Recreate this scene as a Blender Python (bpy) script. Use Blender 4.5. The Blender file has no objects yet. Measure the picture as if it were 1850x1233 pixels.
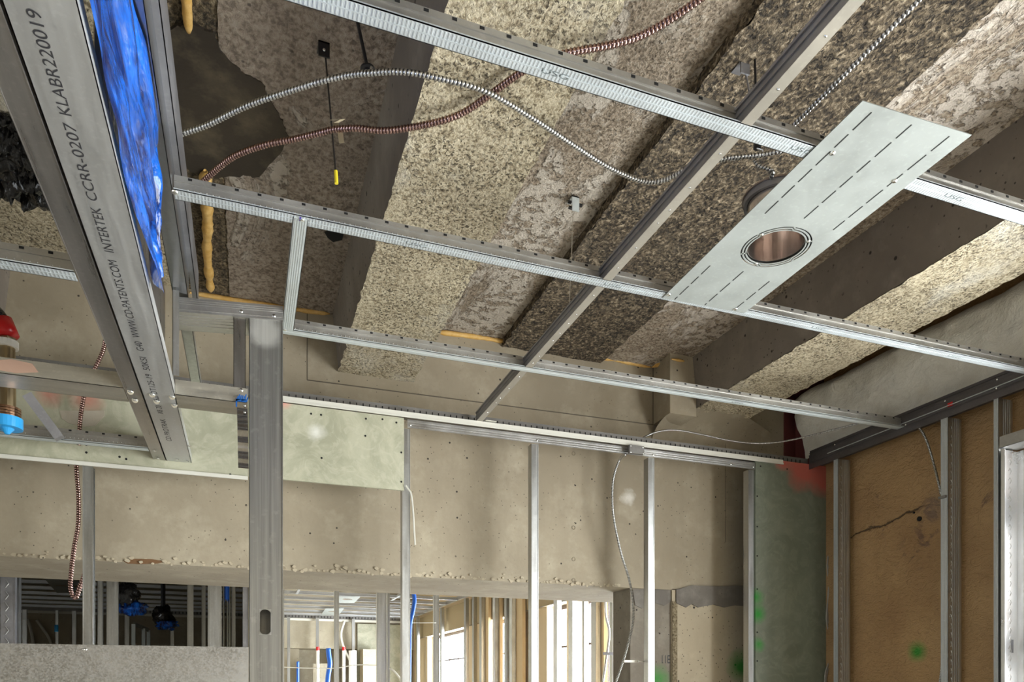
import bpy, math, random
from mathutils import Vector, noise as mn
random.seed(7)
S = bpy.context.scene
COL = S.collection
H = 1.75                       # camera height above the floor; all z below are relative to the camera
TH = math.radians(19.97)       # camera turned right of the +Y axis

# ---------------------------------------------------------------- camera, world, lights
cd = bpy.data.cameras.new('camera'); cam = bpy.data.objects.new('camera', cd); COL.objects.link(cam)
cam.location = (0, 0, H); cam.rotation_euler = (math.pi/2, 0, -TH)
cd.sensor_width = 36; cd.sensor_fit = 'HORIZONTAL'; cd.lens = 36*1321/1850
cd.shift_x = 0; cd.shift_y = (1235-616.5)/1850; cd.clip_start = .02; cd.clip_end = 100
S.camera = cam
w = bpy.data.worlds.new('sky'); S.world = w; w.use_nodes = True
bg = w.node_tree.nodes['Background']; bg.inputs[0].default_value = (.93, .97, 1, 1); bg.inputs[1].default_value = 4.5
def area(name, loc, rot, sx, sy, power, col=(1, 1, 1)):
    l = bpy.data.lights.new(name, 'AREA'); l.shape = 'RECTANGLE'; l.size = sx; l.size_y = sy; l.energy = power; l.color = col
    o = bpy.data.objects.new(name, l); COL.objects.link(o); o.location = (loc[0], loc[1], loc[2]+H); o.rotation_euler = rot
    return o
R90 = math.pi/2
area('daylight_right_window', (3.35, .72, -.25), (0, R90, 0), 2.2, 2.3, 330, (1, .98, .95))        # through window_1, towards -X
area('daylight_right_window_behind', (3.35, -1.95, -.25), (0, R90, 0), 2.2, 1.9, 300, (1, .98, .95)) # through window_7
area('added_left_fill', (-7.4, -.6, -.2), (0, -R90, 0), 2.4, 3.6, 55, (1, .96, .9))            # fill light added through the unseen window_8, towards +X
area('daylight_far_window', (3.5, 5.9, -.1), (0, R90, 0), 1.8, 3.4, 800, (.97, .98, 1))
area('daylight_farther_window', (3.5, 10.4, -.1), (0, R90, 0), 1.8, 4.4, 1000, (.97, .98, 1))
S.view_settings.view_transform = 'Standard'; S.view_settings.look = 'None'
S.view_settings.exposure = -0.12; S.view_settings.gamma = 1

# ---------------------------------------------------------------- mesh helpers
class MB:
    def __init__(s): s.v = []; s.f = []; s.g = []
    def add(s, vs, fs):
        n = len(s.v); s.v += [tuple(p) for p in vs]; s.f += [tuple(i+n for i in f) for f in fs]; return s
    def box(s, x0, x1, y0, y1, z0, z1):
        x0, x1 = sorted((x0, x1)); y0, y1 = sorted((y0, y1)); z0, z1 = sorted((z0, z1))
        return s.add([(x0,y0,z0),(x1,y0,z0),(x1,y1,z0),(x0,y1,z0),(x0,y0,z1),(x1,y0,z1),(x1,y1,z1),(x0,y1,z1)],
                     [(0,3,2,1),(4,5,6,7),(0,1,5,4),(1,2,6,5),(2,3,7,6),(3,0,4,7)])
    def obox(s, o, u, v, w):                          # oriented box: corner and three edge vectors
        o, u, v, w = map(Vector, (o, u, v, w))
        if u.cross(v).dot(w) < 0: u, v = v, u
        P = [o, o+u, o+u+v, o+v]; P += [p+w for p in P]
        return s.add(P, [(0,3,2,1),(4,5,6,7),(0,1,5,4),(1,2,6,5),(2,3,7,6),(3,0,4,7)])
    def strip(s, p, q, t, d):                         # thin plate of thickness t, from p to q, extruded along d
        p, q, d = map(Vector, (p, q, d)); n = (q-p).cross(d).normalized()*t
        return s.obox(p-n*.5, q-p, n, d)
    def profile(s, pts, t, d):
        for a, b in zip(pts, pts[1:]): s.strip(a, b, t, d)
        return s
    def prism(s, poly, d):
        n = len(poly); d = Vector(d)
        P = [Vector(p) for p in poly]; nn = Vector((0, 0, 0))
        for i in range(n): nn += P[i].cross(P[(i+1) % n])
        if nn.dot(d) > 0: P.reverse()
        return s.add(P+[p+d for p in P], [tuple(range(n)), tuple(range(2*n-1, n-1, -1))] + [(i, i+n, (i+1) % n+n, (i+1) % n) for i in range(n)])
    def cyl(s, p, q, r, n=16, r2=None, cap=True):
        p, q = Vector(p), Vector(q); r2 = r if r2 is None else r2
        w = (q-p).normalized(); u = w.orthogonal().normalized(); v = w.cross(u)
        A = [2*math.pi*i/n for i in range(n)]
        vs = [p+(u*math.cos(a)+v*math.sin(a))*r for a in A]+[q+(u*math.cos(a)+v*math.sin(a))*r2 for a in A]
        fs = [(i, (i+1) % n, (i+1) % n+n, i+n) for i in range(n)]
        if cap: fs += [tuple(range(n-1, -1, -1)), tuple(range(n, 2*n))]
        return s.add(vs, fs)
    def tube(s, pts, r, n=8, ring=None):              # round tube; ring = pitch of the spiral armour ridges
        P = spline(pts, (ring/6 if ring else .02))
        D = []; vs = []; u = None; acc = 0
        for i, p in enumerate(P):
            t = (P[min(i+1, len(P)-1)]-P[max(i-1, 0)]).normalized()
            if u is None: u = t.orthogonal().normalized()
            u = (u-t*u.dot(t)).normalized(); v = t.cross(u)
            if i: acc += (p-P[i-1]).length
            D.append(acc)
            for k in range(n):
                a = 2*math.pi*k/n
                rr = r if not ring else r*(1+.14*math.cos(2*math.pi*acc/ring+a))
                vs.append(p+(u*math.cos(a)+v*math.sin(a))*rr)
        m = len(P)
        fs = [(i*n+k, i*n+(k+1) % n, (i+1)*n+(k+1) % n, (i+1)*n+k) for i in range(m-1) for k in range(n)]
        if ring: s.g = [math.cos(2*math.pi*((D[i]+D[i+1])/2/ring+(k+.5)/n)) < -.35 for i in range(m-1) for k in range(n)]
        fs += [tuple(range(n-1, -1, -1)), tuple((m-1)*n+k for k in range(n))]
        return s.add(vs, fs)
    def grid(s, fn, nu, nv):
        vs = [fn(i/nu, j/nv) for j in range(nv+1) for i in range(nu+1)]
        return s.add(vs, [(j*(nu+1)+i, j*(nu+1)+i+1, (j+1)*(nu+1)+i+1, (j+1)*(nu+1)+i) for j in range(nv) for i in range(nu)])
    def dome(s, c, nrm, r, h=.45):                    # screw or rivet head
        c, w = Vector(c), Vector(nrm).normalized(); u = w.orthogonal().normalized(); v = w.cross(u); n = 10
        vs = []
        for rr, hh in ((1, 0), (.85, .6), (.4, 1)):
            vs += [c+(u*math.cos(2*math.pi*k/n)+v*math.sin(2*math.pi*k/n))*r*rr+w*r*h*hh for k in range(n)]
        fs = [(j*n+k, j*n+(k+1) % n, (j+1)*n+(k+1) % n, (j+1)*n+k) for j in range(2) for k in range(n)]+[tuple(range(2*n, 3*n))]
        return s.add(vs, fs)

def spline(pts, step):
    P = [Vector(p) for p in pts]
    if len(P) == 2: n = max(2, int((P[1]-P[0]).length/step)); return [P[0].lerp(P[1], i/n) for i in range(n+1)]
    Q = [P[0]*2-P[1]]+P+[P[-1]*2-P[-2]]; out = []
    for i in range(1, len(Q)-2):
        a, b, c, d = Q[i-1:i+3]; n = max(1, int((c-b).length/step))
        for k in range(n):
            t = k/n
            out.append(.5*((2*b)+(c-a)*t+(2*a-5*b+4*c-d)*t*t+(3*b-a-3*c+d)*t**3))
    out.append(P[-1]); return out

def ray(px, py):
    u = (px-925)/1321; v = (1235-py)/1321
    return Vector((math.sin(TH)+u*math.cos(TH), math.cos(TH)-u*math.sin(TH), v))
def az(px, py, z): r = ray(px, py); return tuple(r*(z/r.z))      # the real point seen there on the level z, on the plane Y = y, on X = x
def ay(px, py, y): r = ray(px, py); return tuple(r*(y/r.y))
def ax(px, py, x): r = ray(px, py); return tuple(r*(x/r.x))

def thing(name, label, cat, loc, group=None):
    o = bpy.data.objects.new(name, None); COL.objects.link(o); o.location = (loc[0], loc[1], loc[2]+H); o.empty_display_size = .05
    o['label'] = label; o['category'] = cat; o['at'] = loc
    if group: o['group'] = group
    return o
def mesh(name, mb, mat, org=(0, 0, 0), smooth=False):
    me = bpy.data.meshes.new(name); me.from_pydata([(x-org[0], y-org[1], z-org[2]) for x, y, z in mb.v], [], mb.f)
    me.materials.append(mat); me.update()
    if smooth: me.polygons.foreach_set('use_smooth', [True]*len(me.polygons))
    o = bpy.data.objects.new(name, me); COL.objects.link(o); return o
def part(name, mb, mat, parent, label=None, smooth=False, org=None):
    base = org if org is not None else tuple(parent['at'])
    o = mesh(name, mb, mat, base, smooth); o.parent = parent; o['at'] = base
    if label: o['label'] = label
    return o
def part2(name, items, parent, label=None):             # one mesh, several materials: (shape, material) pairs
    mb = MB(); mi = []
    for k, (m_, _) in enumerate(items): mb.add(m_.v, m_.f); mi += [k]*len(m_.f)
    o = part(name, mb, items[0][1], parent, label)
    for _, mt in items[1:]: o.data.materials.append(mt)
    for p, k in zip(o.data.polygons, mi): p.material_index = k
    return o
def solo(name, mb, mat, label, cat, group=None, smooth=False, kind=None):
    n = len(mb.v); c = [min(p[k] for p in mb.v)/2+max(p[k] for p in mb.v)/2 for k in (0, 1)]+[min(p[2] for p in mb.v)]
    o = mesh(name, mb, mat, c, smooth); o.location = (c[0], c[1], c[2]+H); o['at'] = tuple(c)
    o['label'] = label; o['category'] = cat
    if group: o['group'] = group
    if kind: o['kind'] = kind
    return o
def struct(name, mb, mat, label=None, smooth=False):
    o = mesh(name, mb, mat, (0, 0, 0), smooth); o.location = (0, 0, H); o['kind'] = 'structure'; o['at'] = (0., 0., 0.)
    if label: o['label'] = label
    return o
def text(name, s, mat, parent, center, right, up, width, height, t=.0004, label=None):
    c = bpy.data.curves.new(name, 'FONT'); c.body = s; c.align_x = 'CENTER'; c.align_y = 'CENTER'; c.size = 1
    o = bpy.data.objects.new(name, c); COL.objects.link(o)
    dg = bpy.context.evaluated_depsgraph_get(); me = bpy.data.meshes.new_from_object(o.evaluated_get(dg))
    bpy.data.objects.remove(o)
    xs = [v.co.x for v in me.vertices]; ys = [v.co.y for v in me.vertices]
    sx = width/(max(xs)-min(xs)); sy = height/(max(ys)-min(ys)); cx = (max(xs)+min(xs))/2; cy = (max(ys)+min(ys))/2
    R, U, C = Vector(right), Vector(up), Vector(center); N = R.cross(U); B = Vector(parent['at'])
    for v in me.vertices: v.co = C+R*((v.co.x-cx)*sx)+U*((v.co.y-cy)*sy)+N*t-B
    me.materials.clear(); me.materials.append(mat)
    q = bpy.data.objects.new(name, me); COL.objects.link(q); q.parent = parent
    if label: q['label'] = label
    return q

# ---------------------------------------------------------------- materials
class M:
    def __init__(s, name, world=False):
        s.m = bpy.data.materials.new(name); s.m.use_nodes = True; s.t = s.m.node_tree; s.b = s.t.nodes['Principled BSDF']
        if world: s.c = s.t.nodes.new('ShaderNodeNewGeometry').outputs['Position']
        else: s.c = s.t.nodes.new('ShaderNodeTexCoord').outputs['Object']
    def put(s, sock, val):
        if hasattr(val, 'is_output'): s.t.links.new(val, sock)
        elif isinstance(val, tuple): sock.default_value = val+(1,) if len(val) == 3 and sock.type == 'RGBA' else val
        else: sock.default_value = val
    def scale(s, v, c=None):
        n = s.t.nodes.new('ShaderNodeMapping'); s.put(n.inputs[0], c or s.c); n.inputs['Scale'].default_value = v; return n.outputs[0]
    def noise(s, sc, det=4, rough=.6, c=None, dist=0):
        n = s.t.nodes.new('ShaderNodeTexNoise'); s.put(n.inputs['Vector'], c or s.c); n.inputs['Scale'].default_value = sc
        n.inputs['Detail'].default_value = det; n.inputs['Roughness'].default_value = rough; n.inputs['Distortion'].default_value = dist; return n.outputs['Fac']
    def vor(s, sc, c=None, feat='F1', rnd=1, out='Distance'):
        n = s.t.nodes.new('ShaderNodeTexVoronoi'); n.feature = feat; s.put(n.inputs['Vector'], c or s.c); n.inputs['Scale'].default_value = sc
        n.inputs['Randomness'].default_value = rnd; return n.outputs[out]
    def ramp(s, f, a, b, ca=0., cb=1.):               # linear step from a..b to ca..cb
        n = s.t.nodes.new('ShaderNodeMapRange'); s.put(n.inputs[0], f); n.inputs[1].default_value = a; n.inputs[2].default_value = b
        n.inputs[3].default_value = ca; n.inputs[4].default_value = cb; return n.outputs[0]
    def math(s, op, a, b=0., c=0.):
        n = s.t.nodes.new('ShaderNodeMath'); n.operation = op
        for k, q in enumerate((a, b, c)): s.put(n.inputs[k], q)
        return n.outputs[0]
    def mix(s, f, a, b):
        n = s.t.nodes.new('ShaderNodeMix'); n.data_type = 'RGBA'; s.put(n.inputs['Factor'], f); s.put(n.inputs['A'], a if not isinstance(a, tuple) else a+(1,)); s.put(n.inputs['B'], b if not isinstance(b, tuple) else b+(1,)); return n.outputs['Result']
    def xyz(s, c=None):
        n = s.t.nodes.new('ShaderNodeSeparateXYZ'); s.put(n.inputs[0], c or s.c); return n.outputs
    def ball(s, p, r0, r1, wob=0.):                  # 1 inside r0 of a point, 0 outside r1
        n = s.t.nodes.new('ShaderNodeVectorMath'); n.operation = 'DISTANCE'; s.put(n.inputs[0], s.c); n.inputs[1].default_value = (p[0], p[1], p[2]+H)
        d = n.outputs['Value']
        if wob: d = s.math('ADD', d, s.math('MULTIPLY', s.math('SUBTRACT', s.noise(9, 5), .5), wob))
        return s.ramp(d, r0, r1, 1, 0)
    def bump(s, h, dist=.01, strength=1.):
        n = s.t.nodes.new('ShaderNodeBump'); s.put(n.inputs['Height'], h); n.inputs['Distance'].default_value = dist; n.inputs['Strength'].default_value = strength
        if s.b.inputs['Normal'].is_linked: s.put(n.inputs['Normal'], s.b.inputs['Normal'].links[0].from_socket)
        s.put(s.b.inputs['Normal'], n.outputs[0])
    def out(s, col=None, rough=None, metal=None, **k):
        if col is not None: s.put(s.b.inputs['Base Color'], col)
        if rough is not None: s.put(s.b.inputs['Roughness'], rough)
        if metal is not None: s.put(s.b.inputs['Metallic'], metal)
        for a, v in k.items(): s.put(s.b.inputs[a.replace('_', ' ')], v)
        return s.m

def steel(name, col=(.62, .62, .61), rough=.33, metal=.95, streak=(1, 1, 1), var=.25, knurl=None, ribs=None):
    m = M(name); n = m.noise(6, 6, .65, m.scale(streak)); f = m.noise(90, 3, .5)
    c = m.mix(m.ramp(n, .35, .7), tuple(x*(1-var) for x in col), col)
    c = m.mix(m.math('MULTIPLY', m.ramp(f, .55, .75), .25), c, tuple(min(1, x*1.35) for x in col))
    m.bump(m.noise(14, 2), .003, .5)
    if knurl:                                         # rolled pattern of short bars along an axis
        x = m.xyz(); a, b = x['XYZ'.index(knurl[0])], x['XYZ'.index(knurl[1])]
        p = m.math('SINE', m.math('MULTIPLY', a, 2*math.pi/knurl[2])); q = m.math('ABSOLUTE', m.math('SINE', m.math('MULTIPLY', b, math.pi/.018)))
        k = m.math('MULTIPLY', m.ramp(p, -.2, .5), m.ramp(q, .15, .5)); m.bump(k, .0012, .6)
        c = m.mix(m.math('MULTIPLY', k, .35), c, tuple(x*.55 for x in col))
    if ribs:
        x = m.xyz()['XYZ'.index(ribs[0])]; m.bump(m.math('SINE', m.math('MULTIPLY', x, 2*math.pi/ribs[1])), .001, .6)
    return m.out(c, m.ramp(n, .3, .7, rough*.8, rough*1.35), metal)
GALV = steel('galvanised_steel')
GALV_V = steel('galvanised_stud_steel', (.58, .59, .58), .34, streak=(8, 8, .5))
GALV_Y = steel('galvanised_header_steel', (.66, .67, .67), .42, .8, streak=(6, .5, 6), var=.12)
GALV_FACE = steel('knurled_face_steel', (.60, .65, .67), .48, .55, knurl=('X', 'Y', .0075), var=.08)
GALV_FACE_P = steel('plain_ribbed_face_steel', (.62, .67, .67), .5, .5, var=.08)
GALV_WEB = steel('grid_web_steel', (.50, .49, .46), .42, .8, var=.2)
GALV_DK = steel('dark_steel', (.38, .38, .40), .4, .8)
GALV_PLATE = steel('light_plate_steel', (.36, .385, .365), .6, .35, var=.12)
GALV_CH = steel('slotted_track_steel', (.27, .26, .245), .5, .7)
SPANGLE = None
def spangle():
    m = M('spangled_header_steel'); v = m.vor(260, out='Color'); n = m.noise(3, 5)
    s = m.xyz(v)['X']; c = m.mix(s, (.26, .25, .225), (.42, .41, .375)); c = m.mix(m.ramp(n, .4, .7), c, (.48, .47, .44))
    return m.out(c, m.ramp(s, 0, 1, .42, .6), .85)
SPANGLE = spangle()
def plain(name, col, rough=.5, metal=0., **k): return M(name).out(col, rough, metal, **k)
SCREW = plain('zinc_screw', (.85, .87, .85), .2, 1.)
BLACK = plain('black_coated_steel', (.02, .02, .022), .35, .3)
HOLE = plain('dark_punched_hole', (.006, .006, .006), .9)
INK = plain('black_ink', (.03, .03, .035), .6)
INKSOFT = plain('grey_ink', (.16, .19, .19), .6)
ARMOUR = plain('silver_cable_armour', (.68, .68, .66), .3, 1.)
ARMOUR_R = plain('reddish_cable_armour', (.50, .33, .29), .24, 1.)
GROOVE_SHADE = plain('armour_groove_shade', (.10, .10, .10), .4, .9); GROOVE_SHADE_R = plain('reddish_groove_shade', (.10, .05, .045), .4, .9)  # shade between the armour ridges, put into the colour of the groove faces
BRASS = plain('aged_brass', (.42, .33, .20), .3, 1.)
CYAN = plain('blue_plastic_cap', (.03, .33, .72), .3)
REDP = plain('red_plastic', (.55, .01, .012), .3)
WHITEP = plain('white_plastic', (.75, .73, .68), .4)
YELLOWP = plain('yellow_vinyl', (.85, .70, .04), .35)
BLUEH = plain('blue_tubing', (.01, .12, .62), .35)
FLEX = plain('white_cable', (.72, .70, .62), .5)
WOODJ = plain('pale_timber', (.68, .52, .31), .6)
BLUEMARK = plain('blue_marker', (.0, .09, .35), .6)
def film(name, col, col2, tr):
    m = M(name); n = m.noise(5, 4, .6, m.scale((3, .7, 1.5))); m.bump(m.noise(16, 3, .6, m.scale((3, .6, 2))), .02, .8)
    n = m.noise(7, 4, .65, m.scale((5, .35, 3)), .5)  # streaks that mix fold shade and glints into the film colour
    m.out(m.mix(m.ramp(n, .42, .60), col, col2), .12, 0, Transmission_Weight=tr, IOR=1.2)
    m.b.inputs['Specular IOR Level'].default_value = 1.; m.b.inputs['Coat Weight'].default_value = .6; m.b.inputs['Coat Roughness'].default_value = .08
    return m.m
BLUEF = film('blue_plastic_film', (.003, .012, .09), (.01, .15, .72), .2)
BLACKF = film('black_plastic_film', (.004, .004, .005), (.02, .02, .02), 0)

def rough_slab(name, dark, mid, light, sc=1., smear=None, white=None, bumpd=.009, pit=1., sh=0., holes=0.):
    m = M(name, True)
    v = m.vor(95*sc); n = m.noise(95*sc, 4, .72, m.scale((1, .75, 1)), .5); big = m.noise(1.6, 4, .55); n2 = m.noise(9, 5, .65); n3 = m.noise(34*sc, 3, .6, dist=.4)
    h = m.math('ADD', m.math('MULTIPLY', n, 1.), m.math('ADD', m.math('MULTIPLY', v, .22), m.math('MULTIPLY', n3, .45)))
    c = m.mix(m.ramp(h, .68+sh, .86+sh), dark, mid); c = m.mix(m.ramp(h, .86+sh, 1.0+sh), c, light)
    c = m.mix(m.math('MULTIPLY', m.ramp(big, .42, .62), .30), c, dark)
    c = m.mix(m.math('MULTIPLY', m.ramp(n2, .5, .75), .22), c, light)
    if holes:                                         # worm-like little voids between the stones
        k = m.math('MULTIPLY', m.ramp(m.noise(105*sc, 2, .5, m.scale((1, .8, 1)), .7), .37, .43, 1, 0), m.ramp(m.noise(6, 3), .36, .5)); k = m.math('MULTIPLY', k, holes)
        c = m.mix(k, c, tuple(q*.55 for q in dark)); m.bump(m.math('MULTIPLY', k, -1.), .008, 1.)
    if white:
        wv = m.ramp(m.noise(2.3, 6, .7, m.scale((1, .6, 1))), white[0], white[0]+.12)
        c = m.mix(m.math('MULTIPLY', wv, .65), c, white[1])
    if smear:                                         # patches of cement paste smeared over the aggregate
        e = m.noise(3.2, 5, .6, m.scale((1, .42, 1)), .8); s = m.ramp(e, smear[0], smear[0]+.05)
        e2 = m.ramp(m.noise(26, 3, .6), .42, .5)
        s = m.math('MULTIPLY', s, e2)
        c = m.mix(s, c, smear[1]); hs = m.math('MULTIPLY', s, .9)
        m.bump(hs, .012, .9)
    m.bump(h, bumpd, 1.)
    p = m.vor(19); pm = m.ramp(p, .05*pit, .11*pit, .75, 0); c = m.mix(pm, c, (.03, .024, .018))
    return m.out(c, .9)
TAN_R = rough_slab('rib_aggregate', (.13, .10, .06), (.43, .36, .235), (.68, .60, .43), 1.1, white=(.53, (.70, .67, .58)), holes=.8, sh=-.09)
DARK_R = rough_slab('dark_aggregate', (.035, .026, .017), (.17, .128, .078), (.44, .36, .25), .85, bumpd=.014, sh=.04, holes=.95)
SMEAR_A = rough_slab('pasted_aggregate', (.15, .115, .08), (.36, .29, .21), (.46, .40, .32), 1.1, smear=(.47, (.54, .48, .40)), holes=.5)
SMEAR_C = rough_slab('lime_pasted_aggregate', (.16, .12, .085), (.40, .32, .23), (.55, .48, .38), 1.0, smear=(.45, (.60, .53, .45)), holes=.6)
BROWN_S = rough_slab('brown_concrete_plank', (.14, .11, .085), (.31, .255, .20), (.40, .345, .28), .8, smear=(.60, (.42, .37, .31)), bumpd=.006)
EDGE_D = rough_slab('dark_crumbly_plank', (.03, .024, .016), (.15, .115, .07), (.34, .27, .17), .9, bumpd=.018)

def concrete(name, base, dark, light, pits=1., marks=(), stain=None, streakz=True):
    m = M(name, True)
    a = m.noise(1.3, 6, .6); b = m.noise(7, 5, .65); f = m.noise(60, 3, .6)
    sz = m.noise(5, 5, .6, m.scale((1, 1, .22)))
    c = m.mix(m.ramp(a, .35, .68), dark, base); c = m.mix(m.math('MULTIPLY', m.ramp(b, .5, .72), .55), c, light)
    if streakz: c = m.mix(m.math('MULTIPLY', m.ramp(sz, .5, .68), .5), c, dark)
    c = m.mix(m.math('MULTIPLY', m.ramp(f, .45, .7), .18), c, dark)
    for sc, th, am in ((14, .05, 1.), (42, .075, .85)):
        p = m.ramp(m.vor(sc), th*pits, th*pits*1.5, am, 0); g = m.ramp(m.noise(2.6, 2), .40, .50) if sc > 20 else m.ramp(m.noise(9, 2), .40, .46)
        k = m.math('MULTIPLY', p, g); c = m.mix(k, c, (.025, .02, .015))
    if stain: 
        for (p, r0, r1, col, am, wob) in stain:
            c = m.mix(m.math('MULTIPLY', m.ball(p, r0, r1, wob), am), c, col)
    m.bump(b, .004, .6); m.bump(f, .001, .5)
    return m.out(c, .82)
GREENP = (.01, .25, .02)
CONC = concrete('tan_concrete', (.40, .345, .25), (.28, .235, .165), (.49, .435, .325), stain=[((1.84, 3.32, .957), -.01, .04, (.72, .69, .62), .8, .16), ((1.7, 3.32, 1.42), .0, .12, (.2, .16, .10), .5, .22), ((.3, 3.32, 1.27), .0, .1, (.22, .17, .11), .5, .2)])
CONC_COL = concrete('column_concrete', (.50, .43, .31), (.40, .34, .24), (.60, .54, .40), 1.4, stain=[((2.54, 3.32, .09), .02, .11, GREENP, .9, .08)])
CONC_DK = concrete('grey_column_concrete', (.26, .23, .185), (.18, .155, .12), (.34, .31, .25), 1.2, stain=[((2.02, 3.35, .02), .01, .085, GREENP, .85, .08)])
CONC_S = concrete('rib_side_concrete', (.25, .215, .175), (.16, .135, .11), (.31, .275, .225), 1.5)
CONC_FAR = concrete('far_concrete', (.42, .37, .27), (.33, .29, .21), (.52, .47, .36), 1)
PATCH = concrete('grey_grout', (.22, .20, .17), (.13, .115, .10), (.34, .32, .28), .6)
SMOOTH_D = concrete('dark_damp_concrete', (.06, .045, .026), (.025, .018, .011), (.15, .12, .07), .6)
FLOORM = concrete('screed_floor', (.50, .47, .42), (.42, .39, .34), (.6, .57, .5), .2)
PLASTER = concrete('cement_patch', (.50, .45, .36), (.42, .38, .30), (.58, .53, .43), .2)

def greenboard(name, stain=(), base=((.35, .35, .25), (.47, .465, .345)), hi=(.56, .55, .43)):
    m = M(name, True); a = m.noise(3.5, 6, .65, dist=2.2); b = m.noise(11, 4, .6, dist=3.)
    c = m.mix(m.ramp(a, .38, .62), base[0], base[1])
    c = m.mix(m.math('MULTIPLY', m.ramp(b, .5, .62), .35), c, hi)
    for (p, r0, r1, col, am, wob) in stain: c = m.mix(m.math('MULTIPLY', m.ball(p, r0, r1, wob), am), c, col)
    m.bump(b, .0008, .4)
    return m.out(c, .6)
RED = (.50, .12, .09)
GREENB = greenboard('green_moisture_board', [((.14, 3.09, 1.14), .01, .04, (.75, .32, .26), .9, .03), ((.27, 3.09, 1.03), .0, .04, (.8, .8, .74), .8, .09)])
GREENB_R = greenboard('shaded_green_board', [((2.74, 3.09, 1.12), .05, .13, RED, .95, .1), ((2.9, 3.09, 1.1), .06, .14, RED, .95, .08), ((2.62, 3.09, 1.15), .02, .06, RED, .95, .05),
    ((2.45, 3.09, .44), .005, .055, GREENP, .95, .04), ((2.46, 3.09, .354), .005, .06, GREENP, .95, .05), ((2.465, 3.09, .2), 0, .045, GREENP, .9, .05)], ((.15, .17, .125), (.19, .21, .16)), (.24, .26, .20))  # board colour darkened for the dim grazing light in the corner
GREENB_R2 = greenboard('soffit_green_board', [((-.56, 3.09, 1.06), .01, .07, RED, .6, .08), ((-.68, 3.09, 1.06), .01, .06, RED, .6, .08)])

def foamwall():
    m = M('tan_sprayed_wall', True)
    a = m.noise(2.2, 5, .6); b = m.noise(28, 4, .65, m.scale((1, .8, 1.6)), 1.4); d = m.noise(7, 5, .7, dist=.8)
    c = m.mix(m.ramp(a, .35, .65), (.30, .175, .075), (.42, .265, .12))
    c = m.mix(m.math('MULTIPLY', m.ramp(b, .60, .72), .35), c, (.17, .10, .045))
    x = m.xyz()
    # rusty pitted places and the ragged crack that runs to the hole
    for p, r in (((2.9, 2.55, .60), .10), ((2.9, 2.48, .66), .08), ((2.9, 2.72, .77), .06), ((2.9, 2.45, .78), .12), ((2.9, 2.2, .75), .07), ((2.9, 2.72, .9), .06)):
        k = m.math('MULTIPLY', m.ball(p, r*.3, r*1.1, .1), m.ramp(d, .52, .58)); c = m.mix(m.math('MULTIPLY', k, .8), c, (.13, .075, .05))
    yy = m.ramp(x['Y'], 2.5, 2.92, .80, .742)
    dz = m.math('ABSOLUTE', m.math('SUBTRACT', m.math('SUBTRACT', x['Z'], H), m.math('ADD', yy, m.math('MULTIPLY', m.math('SUBTRACT', m.noise(7, 5), .5), .10))))
    cr = m.math('MULTIPLY', m.ramp(dz, .002, .006, 1, 0), m.math('MULTIPLY', m.ramp(x['Y'], 2.47, 2.52), m.ramp(x['Y'], 2.93, 2.96, 1, 0)))
    c = m.mix(m.math('MULTIPLY', cr, .9), c, (.07, .04, .02))
    c = m.mix(m.math('MULTIPLY', m.ball((2.9, 2.43, .79), .02, .09, .05), .55), c, (.23, .16, .11))
    c = m.mix(m.math('MULTIPLY', m.ball((2.9, 2.524, .145), .012, .06, .03), .92), c, GREENP)
    m.bump(b, .010, 1.); m.bump(d, .016, .8); m.bump(m.math('MULTIPLY', cr, -1.), .01, 1.)
    return m.out(c, .7)
TANW = foamwall()
def foam():
    m = M('yellow_expanding_foam', True); n = m.noise(30, 4); c = m.mix(m.ramp(n, .4, .7), (.62, .36, .09), (.74, .50, .19)); m.bump(n, .006, .7)
    return m.out(c, .6, Subsurface_Weight=.0)
FOAM = foam()
def wool():
    m = M('mineral_wool', True); a = m.noise(6, 6, .7, m.scale((1, 1, 1.6)), .6); b = m.noise(60, 4, .7)
    c = m.mix(m.ramp(a, .35, .65), (.76, .72, .62), (.90, .87, .78)); m.bump(a, .02, .6); m.bump(b, .006, .6)
    return m.out(c, .95)
WOOL = wool()
GLASS = M('window_glass')
def glass():
    t = GLASS.t; tr = t.nodes.new('ShaderNodeBsdfTransparent'); tr.inputs[0].default_value = (.95, .97, .98, 1)
    gl = t.nodes.new('ShaderNodeBsdfGlossy'); gl.inputs['Roughness'].default_value = .03
    mx = t.nodes.new('ShaderNodeMixShader'); mx.inputs[0].default_value = .06
    t.links.new(tr.outputs[0], mx.inputs[1]); t.links.new(gl.outputs[0], mx.inputs[2]); t.links.new(mx.outputs[0], t.nodes['Material Output'].inputs[0])
    return GLASS.m
GLASS = glass()
FRAMED = plain('dark_window_frame', (.10, .075, .07), .5)
CREAM = plain('cream_paper_bead', (.66, .65, .58), .6)
REDW = concrete('red_firestop', (.16, .035, .03), (.09, .02, .02), (.2, .06, .05), .3)

# ================================================================ SETTING
G = 1.155                      # underside of the suspended grid
SL = 1.64                      # underside of the slab
struct('floor', MB().box(-7, 3.3, -3.6, 14.2, -H-.1, -H), FLOORM)
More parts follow.
